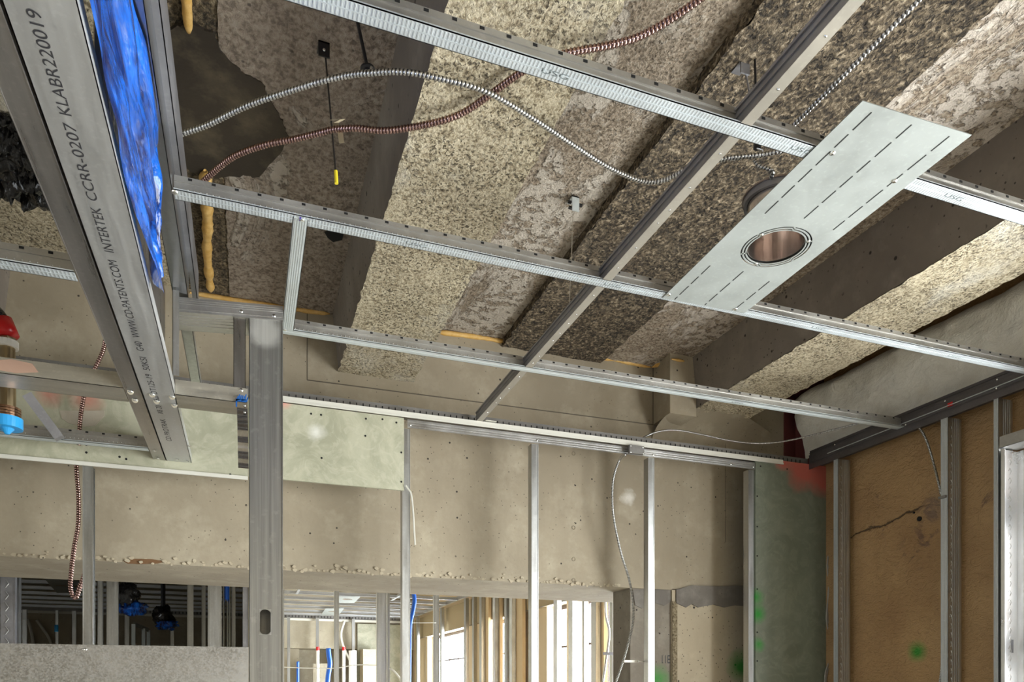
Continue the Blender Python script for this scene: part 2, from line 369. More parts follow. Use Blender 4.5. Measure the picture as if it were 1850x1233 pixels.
# ceiling of planks running away from the camera, each its own part
def slabgrid(x0, x1, y0, y1, z, amp, seed, step=.012, jag=0., th=.05):
    mb = MB(); nx = max(2, int((x1-x0)/step)); ny = int((y1-y0)/step)
    def fn(u, v):
        x = x0+(x1-x0)*u; y = y0+(y1-y0)*v
        if u == 0: x += jag*mn.noise(Vector((seed, y*22, 3)))
        if u == 1: x += jag*mn.noise(Vector((seed, y*22, 9)))
        k = Vector((x*17, y*17, seed)); k2 = Vector((x*60, y*60, seed))
        return (x, y, z+amp*(mn.noise(k)+.7*mn.noise(k2)))
    return mb.grid(fn, nx, ny)
ceil = struct('ceiling', MB().box(-7, 3.3, -3.6, 14.2, SL+.06, SL+.25), CONC_S)
def plank(name, x0, x1, mat, z=SL, amp=.0025, seed=1., jag=.006, step=.013, label=None):
    mb = slabgrid(x0, x1, .9, 3.36, z, amp, seed, step, jag)
    mb.box(x0, x1, -3.5, .9, z, SL+.07); mb.box(x0, x0+.004, .9, 3.36, z+.003, SL+.07); mb.box(x1-.004, x1, .9, 3.36, z+.003, SL+.07)
    return part(name, mb, mat, ceil, label, True)
plank('ceiling_plank', -7, -1.2, CONC_S, seed=2, step=.1, jag=0)
plank('ceiling_plank', -1.2, -.25, TAN_R, seed=2.5, step=.03)
plank('ceiling_plank', -.25, -.066, EDGE_D, seed=3, amp=.006, label='dark crumbly edge strip beside the soffit beam')
plank('ceiling_plank', -.066, .40, BROWN_S, SL-.004, seed=4, amp=.0012, label='grey brown plank with a smooth face')
plank('ceiling_plank', .70, 1.155, SMEAR_A, SL+.012, seed=5, amp=.003, label='plank smeared with ridges of cement paste')
plank('ceiling_plank', 1.155, 1.685, DARK_R, SL-.022, seed=6, amp=.0045, jag=.012, label='dark plank of coarse exposed aggregate')
plank('ceiling_plank', 1.685, 2.14, SMEAR_C, SL, seed=7, amp=.003, label='pale plank smeared with lime paste')
plank('ceiling_plank', 2.46, 3.3, CONC_S, SL, seed=8, amp=.001, step=.03)
def rib(xa, xb, xc, xd, y1, seed):                    # xa,xd top edges; xb,xc bottom edges
    zb = 1.385
    sd = MB().prism([(xa, -3.5, SL+.02), (xb, -3.5, zb+.004), (xc, -3.5, zb+.004), (xd, -3.5, SL+.02)], (0, y1+3.5, 0))
    r = part('concrete_rib', sd, CONC_S, ceil, 'smooth dark concrete rib')
    f = slabgrid(xb-.002, xc+.002, .7, y1, zb, .003, seed, .011, .009); f.box(xb, xc, -3.5, .7, zb, zb+.02)
    part('rib_soffit', f, TAN_R, r, 'pitted pale aggregate face under the rib', True, org=(0., 0., 0.))
rib(.358, .386, .72, .745, 3.34, 11.)
rib(2.107, 2.136, 2.465, 2.50, 3.18, 12.)
rib(-1.25, -1.22, -.88, -.85, 3.34, 13.)
# damp smooth patch where the coating has come off
pts = [(300,60),(322,48),(345,45),(385,60),(400,95),(432,128),(452,140),(475,150),(483,172),(500,200),(512,225),(522,250),(500,285),(470,322),(440,318),(400,322),(360,318),(330,300),(318,270),(312,235),(312,200),(306,170),(310,130),(303,100)]
P2 = []
for i, (a, b) in enumerate(pts):
    c, d = pts[(i+1) % len(pts)]
    for k in range(5): P2.append(az(a+(c-a)*k/5+random.uniform(-2, 2), b+(d-b)*k/5+random.uniform(-2, 2), SL-.008))
part('damp_patch', MB().prism(P2, (0, 0, .02)), SMOOTH_D, ceil, 'dark damp smooth patch with a ragged edge')
part('broken_hole', MB().prism([az(a, b, SL-.007) for a, b in ((586,420),(600,416),(622,420),(618,434),(602,438),(592,430))], (0, 0, .02)), HOLE, ceil)

# concrete wall ahead: upper wall and deep beam over the opening
YW = 3.32
wf = struct('wall_front', MB().box(-7, 3.3, YW, 3.97, .49, SL+.06), CONC)
part('pilaster', MB().prism([(1.987, YW, 1.343), (1.978, 3.145, 1.343), (2.13, 3.145, 1.343), (2.13, YW, 1.343)], (0, 0, SL+.02-1.343)), CONC, wf)
def haunch(u, v):
    a = u*math.pi/2; x = 1.978+.75*v; d = .176*(1-max(0, v-.6)/.4*.95); z0 = 1.345+.04*min(1, (x-1.978)/.12)
    return (x, YW-d*(1-math.sin(a)), z0-.10*(1-math.cos(a)))
part('haunch', MB().grid(haunch, 14, 10), CONC, wf, smooth=True)
mb = MB()                                             # formwork line and fine seams cast in the wall face
for a, b, r in (((555,687),(1180,768),.0025), ((555,560),(555,687),.002), ((1180,662),(1180,768),.003), ((1311,980),(1311,800),.0015), ((1311,740),(1311,800),.0015)):
    p, q = Vector(ay(*a, YW)), Vector(ay(*b, YW)); mb.cyl(p, q, r, 6)
part('formwork_seam', mb, plain('dark_seam', (.12, .10, .075), .9), wf)
mb = MB()                                             # ragged broken lower edge of the beam
for k in range(170):
    x = -1.3+3.1*k/170+random.uniform(0, .02)
    r = random.uniform(.003, .011); c = Vector((x, YW+random.uniform(-.003, .006), .497+random.uniform(-.012, .03)*random.random()))
    n = 6; pp = [c+Vector((math.cos(i)*r*random.uniform(.7, 1.4), 0, math.sin(i)*r*random.uniform(.5, 1.))) for i in range(n)]
    mb.prism(pp, (0, -.006, 0))
part('rust_streak', MB().prism([ay(a, b, YW-.001) for a, b in ((222,1014),(245,1010),(275,1011),(300,1015),(285,1019),(250,1020),(230,1019))], (0, -.001, 0)), plain('rust', (.17, .09, .04), .9), wf)
part('broken_edge', mb, CONC_COL, wf, 'crumbled aggregate along the lower beam edge')
part('cast_ring', (lambda q: [q.tube([ (p[0]+.009*math.cos(a), p[1]-.001, p[2]+.009*math.sin(a)) for a in [i*.7 for i in range(10)]], .0012, 5) for p in [ay(1036, y_, YW) for y_ in (820, 954, 1011, 1049)]] and q)(MB()), plain('ring_seam', (.2, .17, .12), .9), wf)
# columns under the right end of the beam
wc = struct('wall_column', MB().box(2.10, 3.1, YW, 3.52, -H, .495), CONC_COL)
part('recessed_face', MB().box(1.86, 2.10, 3.334, 3.52, -H, .49), CONC_DK, wc, 'recessed grey face with writing')
part('grout_band', MB().prism([ay(x_, y_, YW-.008) for x_, y_ in ((1222,1066),(1250,1058),(1300,1060),(1352,1058),(1352,1096),(1330,1094),(1310,1098),(1290,1093),(1262,1098),(1250,1092),(1240,1098),(1222,1090))], (0, .01, 0)), PATCH, wc, 'rough grey grout band')
part('grout_band', MB().prism([ay(x_, y_, 3.329) for x_, y_ in ((1143,1066),(1222,1066),(1222,1082),(1200,1095),(1185,1090),(1160,1100),(1148,1094))], (0, .01, 0)), PATCH, wc, 'dark smeared grout')
part('corner_strip', MB().box(2.101, 2.130, 3.316, 3.334, -H, .43), rough_slab('crumbly_corner', (.12, .09, .05), (.34, .28, .17), (.5, .43, .3), 1.2), wc)
text('painted_number', '11E', INK, wc, (ay(1203, 1192, 3.334)[0], 3.334, ay(1203, 1192, 3.334)[2]), (1, 0, 0), (0, 0, 1), .050, .042, .001)

# right wall: sprayed tan surface with a window beside the camera and windows further on
wr = MB()
for y0, y1, z0, z1 in ((-3.6, -2.9, -H, SL+.06), (-2.9, -1., .93, SL+.06), (-2.9, -1., -H, -1.35), (-1., -.5, -H, SL+.06), (-.5, 1.93, .93, SL+.06), (-.5, 1.93, -H, -1.35), (1.93, 3.97, -H, SL+.06)):
    wr.box(2.9, 3.12, y0, y1, z0, z1)
wr_o = struct('wall_right', wr, TANW)
hx, hy, hz = ax(1662, 938, 2.9)
part('bored_hole', MB().cyl((2.893, hy, hz), (2.92, hy, hz), .011, 14), HOLE, wr_o)
part('bored_hole', MB().cyl((2.895, hy+.03, hz+.035), (2.92, hy+.03, hz+.035), .005, 10), HOLE, wr_o)
def window(n, y0, y1, z0, z1, x=3.0, ny=2, nz=4, frame=FRAMED):
    f = MB(); t = .045
    f.box(x-.03, x+.03, y0, y1, z0, z0+t); f.box(x-.03, x+.03, y0, y1, z1-t, z1); f.box(x-.03, x+.03, y0, y0+t, z0, z1); f.box(x-.03, x+.03, y1-t, y1, z0, z1)
    o = struct('window_%d' % n, f, frame)
    b = MB()
    for k in range(1, ny): b.box(x-.012, x+.012, y0+(y1-y0)*k/ny-.009, y0+(y1-y0)*k/ny+.009, z0+t, z1-t)
    for k in range(1, nz): b.box(x-.012, x+.012, y0+t, y1-t, z0+(z1-z0)*k/nz-.009, z0+(z1-z0)*k/nz+.009)
    part('glazing_bar', b, frame, o); part('pane', MB().box(x-.003, x+.003, y0+t, y1-t, z0+t, z1-t), GLASS, o)
window(1, -.5, 1.93, -1.35, .93)
# far part of the right wall with tall windows
wf2 = MB(); FW = [(4.35, 5.05), (5.45, 6.35), (6.55, 7.05), (8.15, 9.0), (9.9, 12.4)]
yy = 3.97
for y0, y1 in FW:
    wf2.box(2.95, 3.15, yy, y0, -H, SL+.06); wf2.box(2.95, 3.15, y0, y1, .80, SL+.06); wf2.box(2.95, 3.15, y0, y1, -H, -.9); yy = y1
wf2.box(2.95, 3.15, yy, 14.2, -H, SL+.06)
struct('wall_far_right', wf2, plain('plywood_wall', (.68, .55, .36), .7))
for i, (y0, y1) in enumerate(FW): window(2+i, y0, y1, -.9, .80, 3.08, 2 if y1-y0 < 1.5 else 5, 4)
wl_ = MB()
for y0, y1, z0, z1 in ((-3.6, -2.4, -H, SL+.06), (1.2, 14.2, -H, SL+.06), (-2.4, 1.2, 1.0, SL+.06), (-2.4, 1.2, -H, -1.4)): wl_.box(-7.15, -7, y0, y1, z0, z1)
struct('wall_left', wl_, CONC)
struct('wall_back', MB().box(-7, 3.3, -3.45, -3.3, -H, SL+.06), CONC)
window(7, -2.9, -1., -1.35, .93); window(8, -2.4, 1.2, -1.4, 1.0, -7.08)  # the left one is unseen, added to bring in more bounce light
struct('wall_light_block', MB().box(.012, .045, 4.6, 13.5, -H, SL+.06), CONC_FAR)  # unseen wall added to keep window daylight off the far left
# end wall of the far room
wfar = struct('wall_far', MB().box(-7, 3.3, 13.5, 14.2, .62, SL+.06), CONC_FAR)
part('lower_wall', MB().box(-7, -2.9, 13.8, 14.2, -H, .62).box(-.5, .9, 13.8, 14.2, -H, .62).box(1.9, 3.3, 13.8, 14.2, -H, .62).box(-2.9, -.5, 14.1, 14.2, -H, .62).box(.9, 1.9, 14.1, 14.2, -H, .62), CONC_FAR, wfar)

# ================================================================ FOAM BEADS, WOOL
def bead(px, z, r, label, y=None, flat=1.):
    P = [(ay(a, b, y) if y else az(a, b, z)) for a, b, *_ in px]; mb = MB()
    P = spline(P, .012); n = 10; vs = []
    for i, p in enumerate(P):
        t = (P[min(i+1, len(P)-1)]-P[max(i-1, 0)]).normalized(); u = t.cross(Vector((0, 0, 1))).normalized(); v = u.cross(t)
        e = min(1., .35+i/4, .35+(len(P)-1-i)/4)
        rr = (r if not callable(r) else r(i/(len(P)-1)))*e*(1+.35*mn.noise(p*14)+.25*mn.noise(p*45))
        vs += [p+u*math.cos(2*math.pi*k/n)*rr+v*math.sin(2*math.pi*k/n)*rr*flat for k in range(n)]
    m = len(P); fs = [(i*n+k, i*n+(k+1) % n, (i+1)*n+(k+1) % n, (i+1)*n+k) for i in range(m-1) for k in range(n)]+[tuple(range(n)), tuple((m-1)*n+k for k in range(n))]
    mb.add(vs, fs)
    return solo('foam_bead', mb, FOAM, label, 'sealing foam', smooth=True)
bead([(336,-30),(338,20),(341,58)], SL-.012, lambda t: .009+.006*t, 'short drip of yellow foam on the slab above the damp patch')
bead([(371,309),(372,345),(375,400),(374,450),(377,490),(381,527)], SL-.014, lambda t: .019-.004*t, 'thick lumpy yellow foam bead running down the slab to the wall')
bead([(343,529),(400,538),(470,550),(540,560),(596,567)], 0, .010, 'thin yellow foam line in the slab joint left of the pale rib', YW-.004)
bead([(788,600),(860,609),(950,624),(1060,642),(1130,654),(1176,664)], 0, .010, 'long thin yellow foam line in the slab joint right of the pale rib', YW-.004)
bead([(1178,664),(1213,650)], SL-.006, .010, 'short yellow foam bend around the concrete pilaster')
bead([(1213,649),(1236,653)], 0, .009, 'tiny yellow foam end between pilaster and dark rib', 3.14)
def woolf(u, v):
    y = .2+3.02*u; z = 1.228+.348*v+.012*mn.noise(Vector((y*6, 3, 1)))*v
    b = 1-max(0, (v-.8)/.2)**2*.8; e = min(1, (3.26-y)*9)**.5
    x = 2.915-.105*v*b-.04*e-.020*mn.noise(Vector((y*3, z*4, 1)))-.012*mn.noise(Vector((y*9, z*10, 4)))-.004*mn.noise(Vector((y*40, z*30, 4)))
    return (min(x, 2.8985), y+.03*mn.noise(Vector((z*9, y, 7)))*(u > .9), z)
wl = MB().grid(woolf, 240, 44)
solo('insulation_batt', wl, WOOL, 'pale fluffy mineral wool batt stuffed above the right wall track', 'insulation', smooth=True)
solo('firestop_smear', MB().box(2.82, 2.8995, YW-.006, YW+.004, 1.2, SL-.01).box(2.8965, 2.8995, 3.1, YW-.006, 1.19, SL-.01), REDW, 'dark red firestop paint at the wall end beside the wool batt', 'paint')

# ================================================================ CEILING GRID
def runner(name, y, x0, x1, label, marks=(), face=GALV_FACE, cat='ceiling runner', z=G, small=False, dimples=True):
    """tee with a 38 mm face, thin web and a folded bulb; punched along the top"""
    t = thing(name, label, cat, (x0, y, z))
    part('face_flange', MB().box(x0, x1, y-.019, y+.019, z, z+.0016).box(x0, x1, y-.019, y-.0175, z, z+.004).box(x0, x1, y+.0175, y+.019, z, z+.004)
         .box(x0, x1, y-.0012, y+.0012, z-.0006, z), face, t, 'bright face strip')
    w_ = MB().box(x0, x1, y-.0015, y+.0015, z+.001, z+.046)
    w_.box(x0, x1, y-.0045, y-.0015, z+.031, z+.034)
    if dimples:
        x = x0+.03
        while x < x1-.02: w_.dome((x, y-.0015, z+.016), (0, -1, 0), .0025, .6); x += .0135
    h = MB(); x = x0+.03
    while x < x1: h.box(x, x+.009, y-.0022, y+.0016, z+.0385, z+.0438); x += .052
    part2('web', [(w_, GALV_WEB), (h, HOLE)], t)
    for px_, s in marks: text('printed_mark', s, INKSOFT, t, (px_, y, z), (1, 0, 0), (0, -1, 0), .055, .011, .0006)
    return t
r1 = runner('main_runner', 1.274, -.15, 2.80, 'bright steel ceiling runner nearest the viewer, crossing the top of the view', [(.55, 'USG'), (1.13, 'USG'), (1.58, 'USG')], dimples=False)
r2 = runner('main_runner', 1.895, -.16, 2.785, 'long steel ceiling runner from the soffit beam under the light plate to the right wall', [(.42, 'USG'), (1.0, 'USG'), (1.75, 'USG'), (2.35, 'USG')])
r3 = runner('main_runner', 2.511, .107, 2.785, 'farthest steel ceiling runner, starting at the wide upright post', [(1.9, 'USG')], GALV_FACE_P)
part('screw', MB().dome((-.158, 1.885, G-.001), (0, 0, -1), .008), SCREW, r2); part('screw', MB().dome((.118, 2.498, G), (0, 0, -1), .007), SCREW, r3)
TEEF = steel('tee_face', (.42, .39, .33), .5, .5, var=.15)
def tee_y(x, y0, y1, label, name='cross_tee'):
    t = thing(name, label, 'ceiling tee', (x, y0, G), 'cross tees of the ceiling grid')
    part('web', MB().box(x-.0045, x-.003, y0, y1, G+.001, G+.040).box(x-.008, x+.001, y0, y1, G+.034, G+.040).box(x-.0075, x-.003, y0, y1, G+.018, G+.020), GALV_DK, t, 'dark folded web')
    s_ = MB(); y = y0+.07
    while y < y1-.03: s_.dome((x+.010, y, G+.0005), (0, 0, -1), .003, .5); y += .05+random.random()*.09
    part2('face_flange', [(MB().box(x-.004, x+.022, y0, y1, G+.0005, G+.002), TEEF), (s_, SCREW)], t)
    return t
X_T = .962
tee_y(X_T, .25, 1.2745, 'steel cross tee in front of the nearest runner, leaving the view at the top')
tee_y(X_T, 1.2745, 1.8945, 'steel cross tee between the nearest runner and the second runner')
tee_y(X_T, 1.8955, 2.5105, 'steel cross tee between the second runner and the farthest runner')
tee_y(X_T-.005, 2.5125, 3.085, 'steel cross tee from the farthest runner to the slotted wall track')
t = thing('furring_channel', 'pale ribbed flat channel joining the second runner to the end of the farthest runner', 'channel', (.127, 2.2, G))
cm = MB().box(.109, .145, 1.885, 2.497, G-.001, G+.0005).box(.109, .1105, 1.885, 2.497, G-.001, G+.012).box(.1435, .145, 1.885, 2.497, G-.001, G+.012)
for k in range(5): cm.box(.114+.006*k, .1155+.006*k, 1.89, 2.49, G-.0018, G-.001)
part('channel_body', cm, GALV_FACE_P, t)
part('screw', MB().dome((.13, 1.888, G-.002), (0, 0, -1), .006), SCREW, t)
part('marker_stroke', MB().box(.124, .128, 1.878, 1.895, G-.0022, G-.0018), plain('purple_ink', (.08, .03, .35), .6), t)

# light plate with ring opening and its can
px0, py0, lz = 1.14, 1.117, G-.003
t = thing('light_mounting_plate', 'flat pale steel plate with a ringed round opening under two runners', 'light bracket', (1.3, 1.5, lz))
CX, CY = 1.314, 1.58
def rot(x, y): a = .03; dx, dy = x-1.3, y-1.5; return (1.3+dx*math.cos(a)+dy*math.sin(a), 1.5-dx*math.sin(a)+dy*math.cos(a))
def plate():
    mb = MB(); x0, x1, y0, y1 = 1.157, 1.444, 1.118, 1.897; n = 72; R = .0895; vs = []; cx, cy = CX, CY
    ro = []
    for k in range(n):
        a = 2*math.pi*k/n; c, s = math.cos(a), math.sin(a)
        tx = ((x1 if c > 0 else x0)-cx)/c if abs(c) > 1e-6 else 1e9; ty = ((y1 if s > 0 else y0)-cy)/s if abs(s) > 1e-6 else 1e9
        tt = min(tx, ty); ro.append((cx+c*tt, cy+s*tt))
    # snap nearest samples to the corners
    for X, Y in ((x0, y0), (x1, y0), (x1, y1), (x0, y1)):
        k = min(range(n), key=lambda i: (ro[i][0]-X)**2+(ro[i][1]-Y)**2); ro[k] = (X, Y)
    ri = [(cx+R*math.cos(2*math.pi*k/n), cy+R*math.sin(2*math.pi*k/n)) for k in range(n)]
    for zz in (lz, lz+.0015):
        for P in (ri, ro): vs += [(*rot(*p), zz) for p in P]
    fs = []
    for k in range(n):
        j = (k+1) % n; fs += [(k, n+k, n+j, j), (2*n+k, 2*n+j, 3*n+j, 3*n+k), (k, j, 2*n+j, 2*n+k), (n+k, 3*n+k, 3*n+j, n+j)]
    return mb.add(vs, fs)
sl = MB()
def slot(x, ya, yb):
    (a, b), (c, d) = rot(x, ya), rot(x, yb); sl.strip((a, b, lz-.0006), (c, d, lz-.0006), .0035, (0, 0, .0004)) if False else sl.obox((a-.0014, b, lz-.0005), (.0028, 0, 0), (c-a, d-b, 0), (0, 0, .0004))
for x in (1.196, 1.30, 1.402):
    y = 1.135
    while y < 1.89:
        L = random.choice((.04, .05, .045))
        if not (abs(x-CX) < .1 and abs(y+.02-CY) < .125) and not (x == 1.196 and 1.47 < y < 1.66) and not (x == 1.402 and 1.5 < y < 1.66): slot(x, y, min(y+L, 1.892))
        y += L+.012
part2('plate', [(plate(), GALV_PLATE), (sl, HOLE)], t)
rg = MB()
def arc(r0, r1, a0, a1, z0, z1, n=24, mbb=None):
    m_ = mbb; vs = []
    for k in range(n+1):
        a = a0+(a1-a0)*k/n
        for r in (r0, r1):
            for z in (z0, z1): vs.append((*rot(CX+r*math.cos(a), CY+r*math.sin(a)), z))
    fs = []
    for k in range(n):
        q = 4*k; fs += [(q, q+4, q+6, q+2), (q+1, q+3, q+7, q+5), (q, q+1, q+5, q+4), (q+2, q+6, q+7, q+3)]
    m_.add(vs, fs)
arc(.0813, .0853, 0, 2*math.pi, lz, lz+.0015, 60, rg); arc(.0735, .0770, 0, 2*math.pi, lz, lz+.0015, 60, rg)
for k in range(6):
    a = math.pi*k/3+.4; c, s = math.cos(a), math.sin(a)
    p, q = rot(CX+.073*c, CY+.073*s), rot(CX+.0900*c, CY+.0900*s); d = Vector((q[0]-p[0], q[1]-p[1], 0)); nn = Vector((-d.y, d.x, 0)).normalized()*.005
    rg.obox(Vector((p[0], p[1], lz))-nn*.5, d, nn, (0, 0, .0016))
part('adjustment_ring', rg, GALV_PLATE, t)
for a in (1.6, 3.6, 5.6): part('screw', MB().dome((*rot(CX+.08*math.cos(a), CY+.08*math.sin(a)), lz), (0, 0, -1), .005), SCREW, t)
for q in ((1504,277), (1616,327), (1208,533), (1328,559)): part('screw', MB().dome(az(*q, lz), (0, 0, -1), .007), SCREW, t)
t = thing('light_can', 'round open metal light housing seen through the ringed plate', 'light housing', (CX, CY, G))
can = MB(); arc(.0705, .0720, 0, 2*math.pi, G+.003, G+.13, 60, can)
COPPERY = plain('rosy_reflector', (.74, .67, .62), .24, 1.)
part('gap_shade_ring', (lambda q: arc(.0725, .098, 0, 2*math.pi, G+.010, G+.012, 48, q) or q)(MB()), plain('gap_shade_black', (.015, .014, .013), .7), t)  # black ring added above the ring gaps so that they look dark
part('can_wall', can, COPPERY, t, smooth=False)
part('can_top', MB().cyl((*rot(CX, CY), G+.13), (*rot(CX, CY), G+.134), .086, 40), steel('can_top_steel', (.45, .38, .34), .3, .9), t)
part('can_rim', (lambda q: arc(.0735, .082, 0, 2*math.pi, G+.115, G+.131, 48, q) or q)(MB()), GALV_DK, t)
part('socket_clip', MB().tube([(*rot(CX-.065, CY-.01), G+.03), (*rot(CX-.05, CY-.02), G+.055), (*rot(CX-.03, CY-.01), G+.05)], .003, 6), SCREW, t)

# ================================================================ WALL FRAMING AHEAD
t = thing('slotted_track', 'dark slotted steel track along the top of the far wall frame', 'metal track', (1.3, 3.105, G))
TW = (MB().box(-1.3, 2.80, 3.110, 3.1115, 1.150, 1.19).box(-1.3, 2.80, 3.1115, 3.16, 1.150, 1.1515))
h = MB(); x = -1.28
while x < 2.76: h.box(x, x+.0038, 3.1085, 3.1098, 1.160, 1.179); x += .0272
part2('track_web', [(TW, GALV_CH), (h, HOLE)], t)
t = thing('edge_bead', 'cream paper-faced bead running along the board tops under the slotted track', 'drywall bead', (1.3, 3.09, 1.13))
part('bead_strip', MB().box(.135, 2.61, 3.075, 3.0765, 1.131, 1.155).box(.135, 2.61, 3.0765, 3.109, 1.153, 1.155).box(.135, 2.61, 3.071, 3.075, 1.131, 1.137), CREAM, t)
part('paper_tag', MB().obox((.99, 3.06, 1.157), (.05, 0, .0), (.004, .03, .004), (0, 0, .0015)), CREAM, t)
t = thing('top_track', 'ribbed galvanised track heading the open studs under the cream bead', 'metal track', (1.6, 3.1, 1.09))
tm = MB().box(.648, 2.447, 3.093, 3.0945, 1.094, 1.130).box(.648, 2.447, 3.0945, 3.14, 1.128, 1.130)
for z_ in (1.100, 1.110, 1.120): tm.box(.648, 2.447, 3.0915, 3.093, z_, z_+.002)
part('track_body', tm, GALV, t)
for x_ in (.66, 1.245, 1.85, 2.3, 2.436): part('screw', MB().dome((x_, 3.0915, 1.106), (0, -1, 0), .005), SCREW, t)
def stud_far(xr, z0, z1, label, y=3.10, mat=GALV_V, w=.034, d=.041, group=None):
    t = thing('metal_stud', label, 'stud', (xr, y, z0), group)
    xl = xr-w
    mb = MB().box(xl, xr, y, y+.0013, z0, z1).box(xl, xl+.0013, y, y+d, z0, z1).box(xl, xr, y+d-.0013, y+d, z0, z1).box(xr-.0013, xr, y, y+.007, z0, z1)
    mb.box(xl, xl+.002, y-.0015, y, z0, z1).box(xr-.003, xr, y-.002, y, z0, z1)
    part('stud_body', mb, mat, t); return t
stud_far(.661, -H, 1.092, 'open wall stud at the right edge of the middle green board')
stud_far(1.255, -H, 1.092, 'open wall stud midway between the green board and the junction box')
stud_far(1.861, -H, 1.092, 'open wall stud just right of the hanging silver cable')
stud_far(2.446, -H, 1.092, 'open wall stud at the left edge of the tall green board')
stud_far(-.538, -H, .812, 'open wall stud left of the post, beside the drooping reddish cable')
t = thing('junction_box', 'small square steel junction cover on the bead above the hanging cable', 'junction box', (1.74, 3.07, 1.1))
part('box_body', MB().box(1.701, 1.779, 3.055, 3.0715, 1.089, 1.128), GALV_CH, t)
for a, b in ((1.707, 1.093), (1.773, 1.093), (1.707, 1.123), (1.773, 1.123)): part('screw', MB().dome((a, 3.055, b), (0, -1, 0), .0035), SCREW, t)

def board(mb, mat, label, holes=()):
    n = len(mb.f)
    for p in holes: mb.cyl((p[0], 3.0865, p[2]), (p[0], 3.0885, p[2]), .0045, 8)
    o = solo('drywall_board', mb, mat, label, 'drywall board'); o.data.materials.append(HOLE)
    for k, p in enumerate(o.data.polygons): p.material_index = int(k >= n)
    return o
Y0B, Y1B = 3.087, 3.0995
board(MB().prism([(.008, Y0B, .822), (.632, Y0B, .822), (.632, Y0B, 1.131), (.008, Y0B, 1.131)], (0, Y1B-Y0B, 0)), GREENB, 'pale green board right of the wide post, ending above the open studs',
      [ay(a, b, 3.087) for a, b in ((562,748),(580,750),(661,757),(691,758),(716,764),(725,818),(725,871),(581,828),(660,788))])
board(MB().box(2.447, 2.935, Y0B, Y1B, -H, 1.155), GREENB_R, 'tall green board toned down for shade in the right corner, red paint at its top',
      [ay(a, b, 3.087) for a, b in ((1374,843),(1368,897),(1368,952),(1368,1005),(1368,1065),(1368,1143),(1368,1195),(1422,848))])
board(MB().prism([(-1.4, Y0B, .812), (.006, Y0B, .812), (.006, Y0B, 1.149), (-1.4, Y0B, 1.149)], (0, Y1B-Y0B, 0)), GREENB_R2, 'long green board behind the soffit framing left of the post',
      [ay(a, b, 3.087) for a, b in ((156,804),(156,818),(216,826),(228,830),(416,858))])
solo('board_edge_trim', MB().box(-1.4, .006, 3.080, 3.0865, .806, .820), CREAM, 'pale paper edge strip under the long left green board', 'drywall bead')
solo('cement_patch', MB().prism([ay(a, b, 3.0862) for a, b in ((108,743),(189,743),(189,752),(172,770),(150,772),(125,766),(112,757))], (0, -.003, 0)), PLASTER, 'smooth half-round cement patch on the left green board', 'patch')
solo('torn_paper_strip', MB().tube([ay(a, b, 3.08) for a, b in ((733,878),(742,890),(746,920),(748,955),(750,985))], .004, 5), CREAM, 'curl of torn paper hanging off the middle green board corner', 'paper strip')
mb = MB()
P_ = [ay(1502-6*math.sin(k*.7)*math.sin(k*.23)-k*.35, 850+k*16, 3.077-.004*(k % 3)) for k in range(26)]
mb.tube(P_, .0045, 6); mb.tube([(x+.010, y+.002, z) for x, y, z in P_], .004, 6); mb.tube([(x+.004*math.sin(i*2.1), y-.001, z+.01) for i, (x, y, z) in enumerate(P_)], .004, 6)
solo('sealant_smear', mb, plain('grey_sealant', (.33, .31, .27), .6), 'ragged grey sealant squeezed down the right corner edge', 'sealant', smooth=True)

# ================================================================ SOFFIT FRAMING LEFT
t = thing('soffit_header', 'large boxed steel header with black printed lettering, rising from lower centre to top left', 'steel header', (-.26, 1.9, .853))
ya, yb, zb = .25, 3.084, .853
part('lettered_track', MB().box(-.287, -.199, ya, yb, zb, zb+.0015).box(-.2005, -.199, ya, yb, zb, zb+.033).box(-.287, -.2855, ya, yb, zb, zb+.033), GALV_Y, t, 'wide smooth face with black lettering')
part('side_stud', MB().box(-.333, -.2905, ya, yb, zb+.001, zb+.0025).box(-.333, -.3315, ya, yb, zb, zb+.08).box(-.292, -.2905, ya, yb, zb-.0008, zb+.04), steel('narrow_stud_steel', (.50, .48, .46), .3, .9, streak=(6, .4, 6)), t, 'narrower polished flange')
for s, ya_, yb_ in (('CD PROTRAK', 797, 757), ('NS 20', 747, 733), ('362PDT125-19', 728, 676), ('50KSI', 669, 645), ('G40', 634, 617), ('WWW.CD-PATENTS.COM', 610, 470), ('INTERTEK', 455, 374), ('CCRR-0207', 362, 222), ('KLABR220019', 207, 16)):
    def yy_(py): 
        px = 445-(445-82)*(1235-py)/(1235-100); return az(px, py, zb)[1]
    a, b = yy_(ya_), yy_(yb_)
    text('printed_lettering', s, INK, t, (-.2545, (a+b)/2, zb), (0, -1, 0), (-1, 0, 0), abs(a-b), .0165)
for q in ((275,713),(311,717),(283,725),(315,732),(236,708),(244,723)): part('screw', MB().dome(az(*q, zb-.0015), (0, 0, -1), .0075).cyl(az(*q, zb-.0012), az(*q, zb), .009, 12), SCREW, t)
for q in ((279,815),(286,829),(320,831),(338,834),(342,806)): part('screw', MB().dome(az(*q, zb-.0015), (0, 0, -1), .0065), SCREW, t)
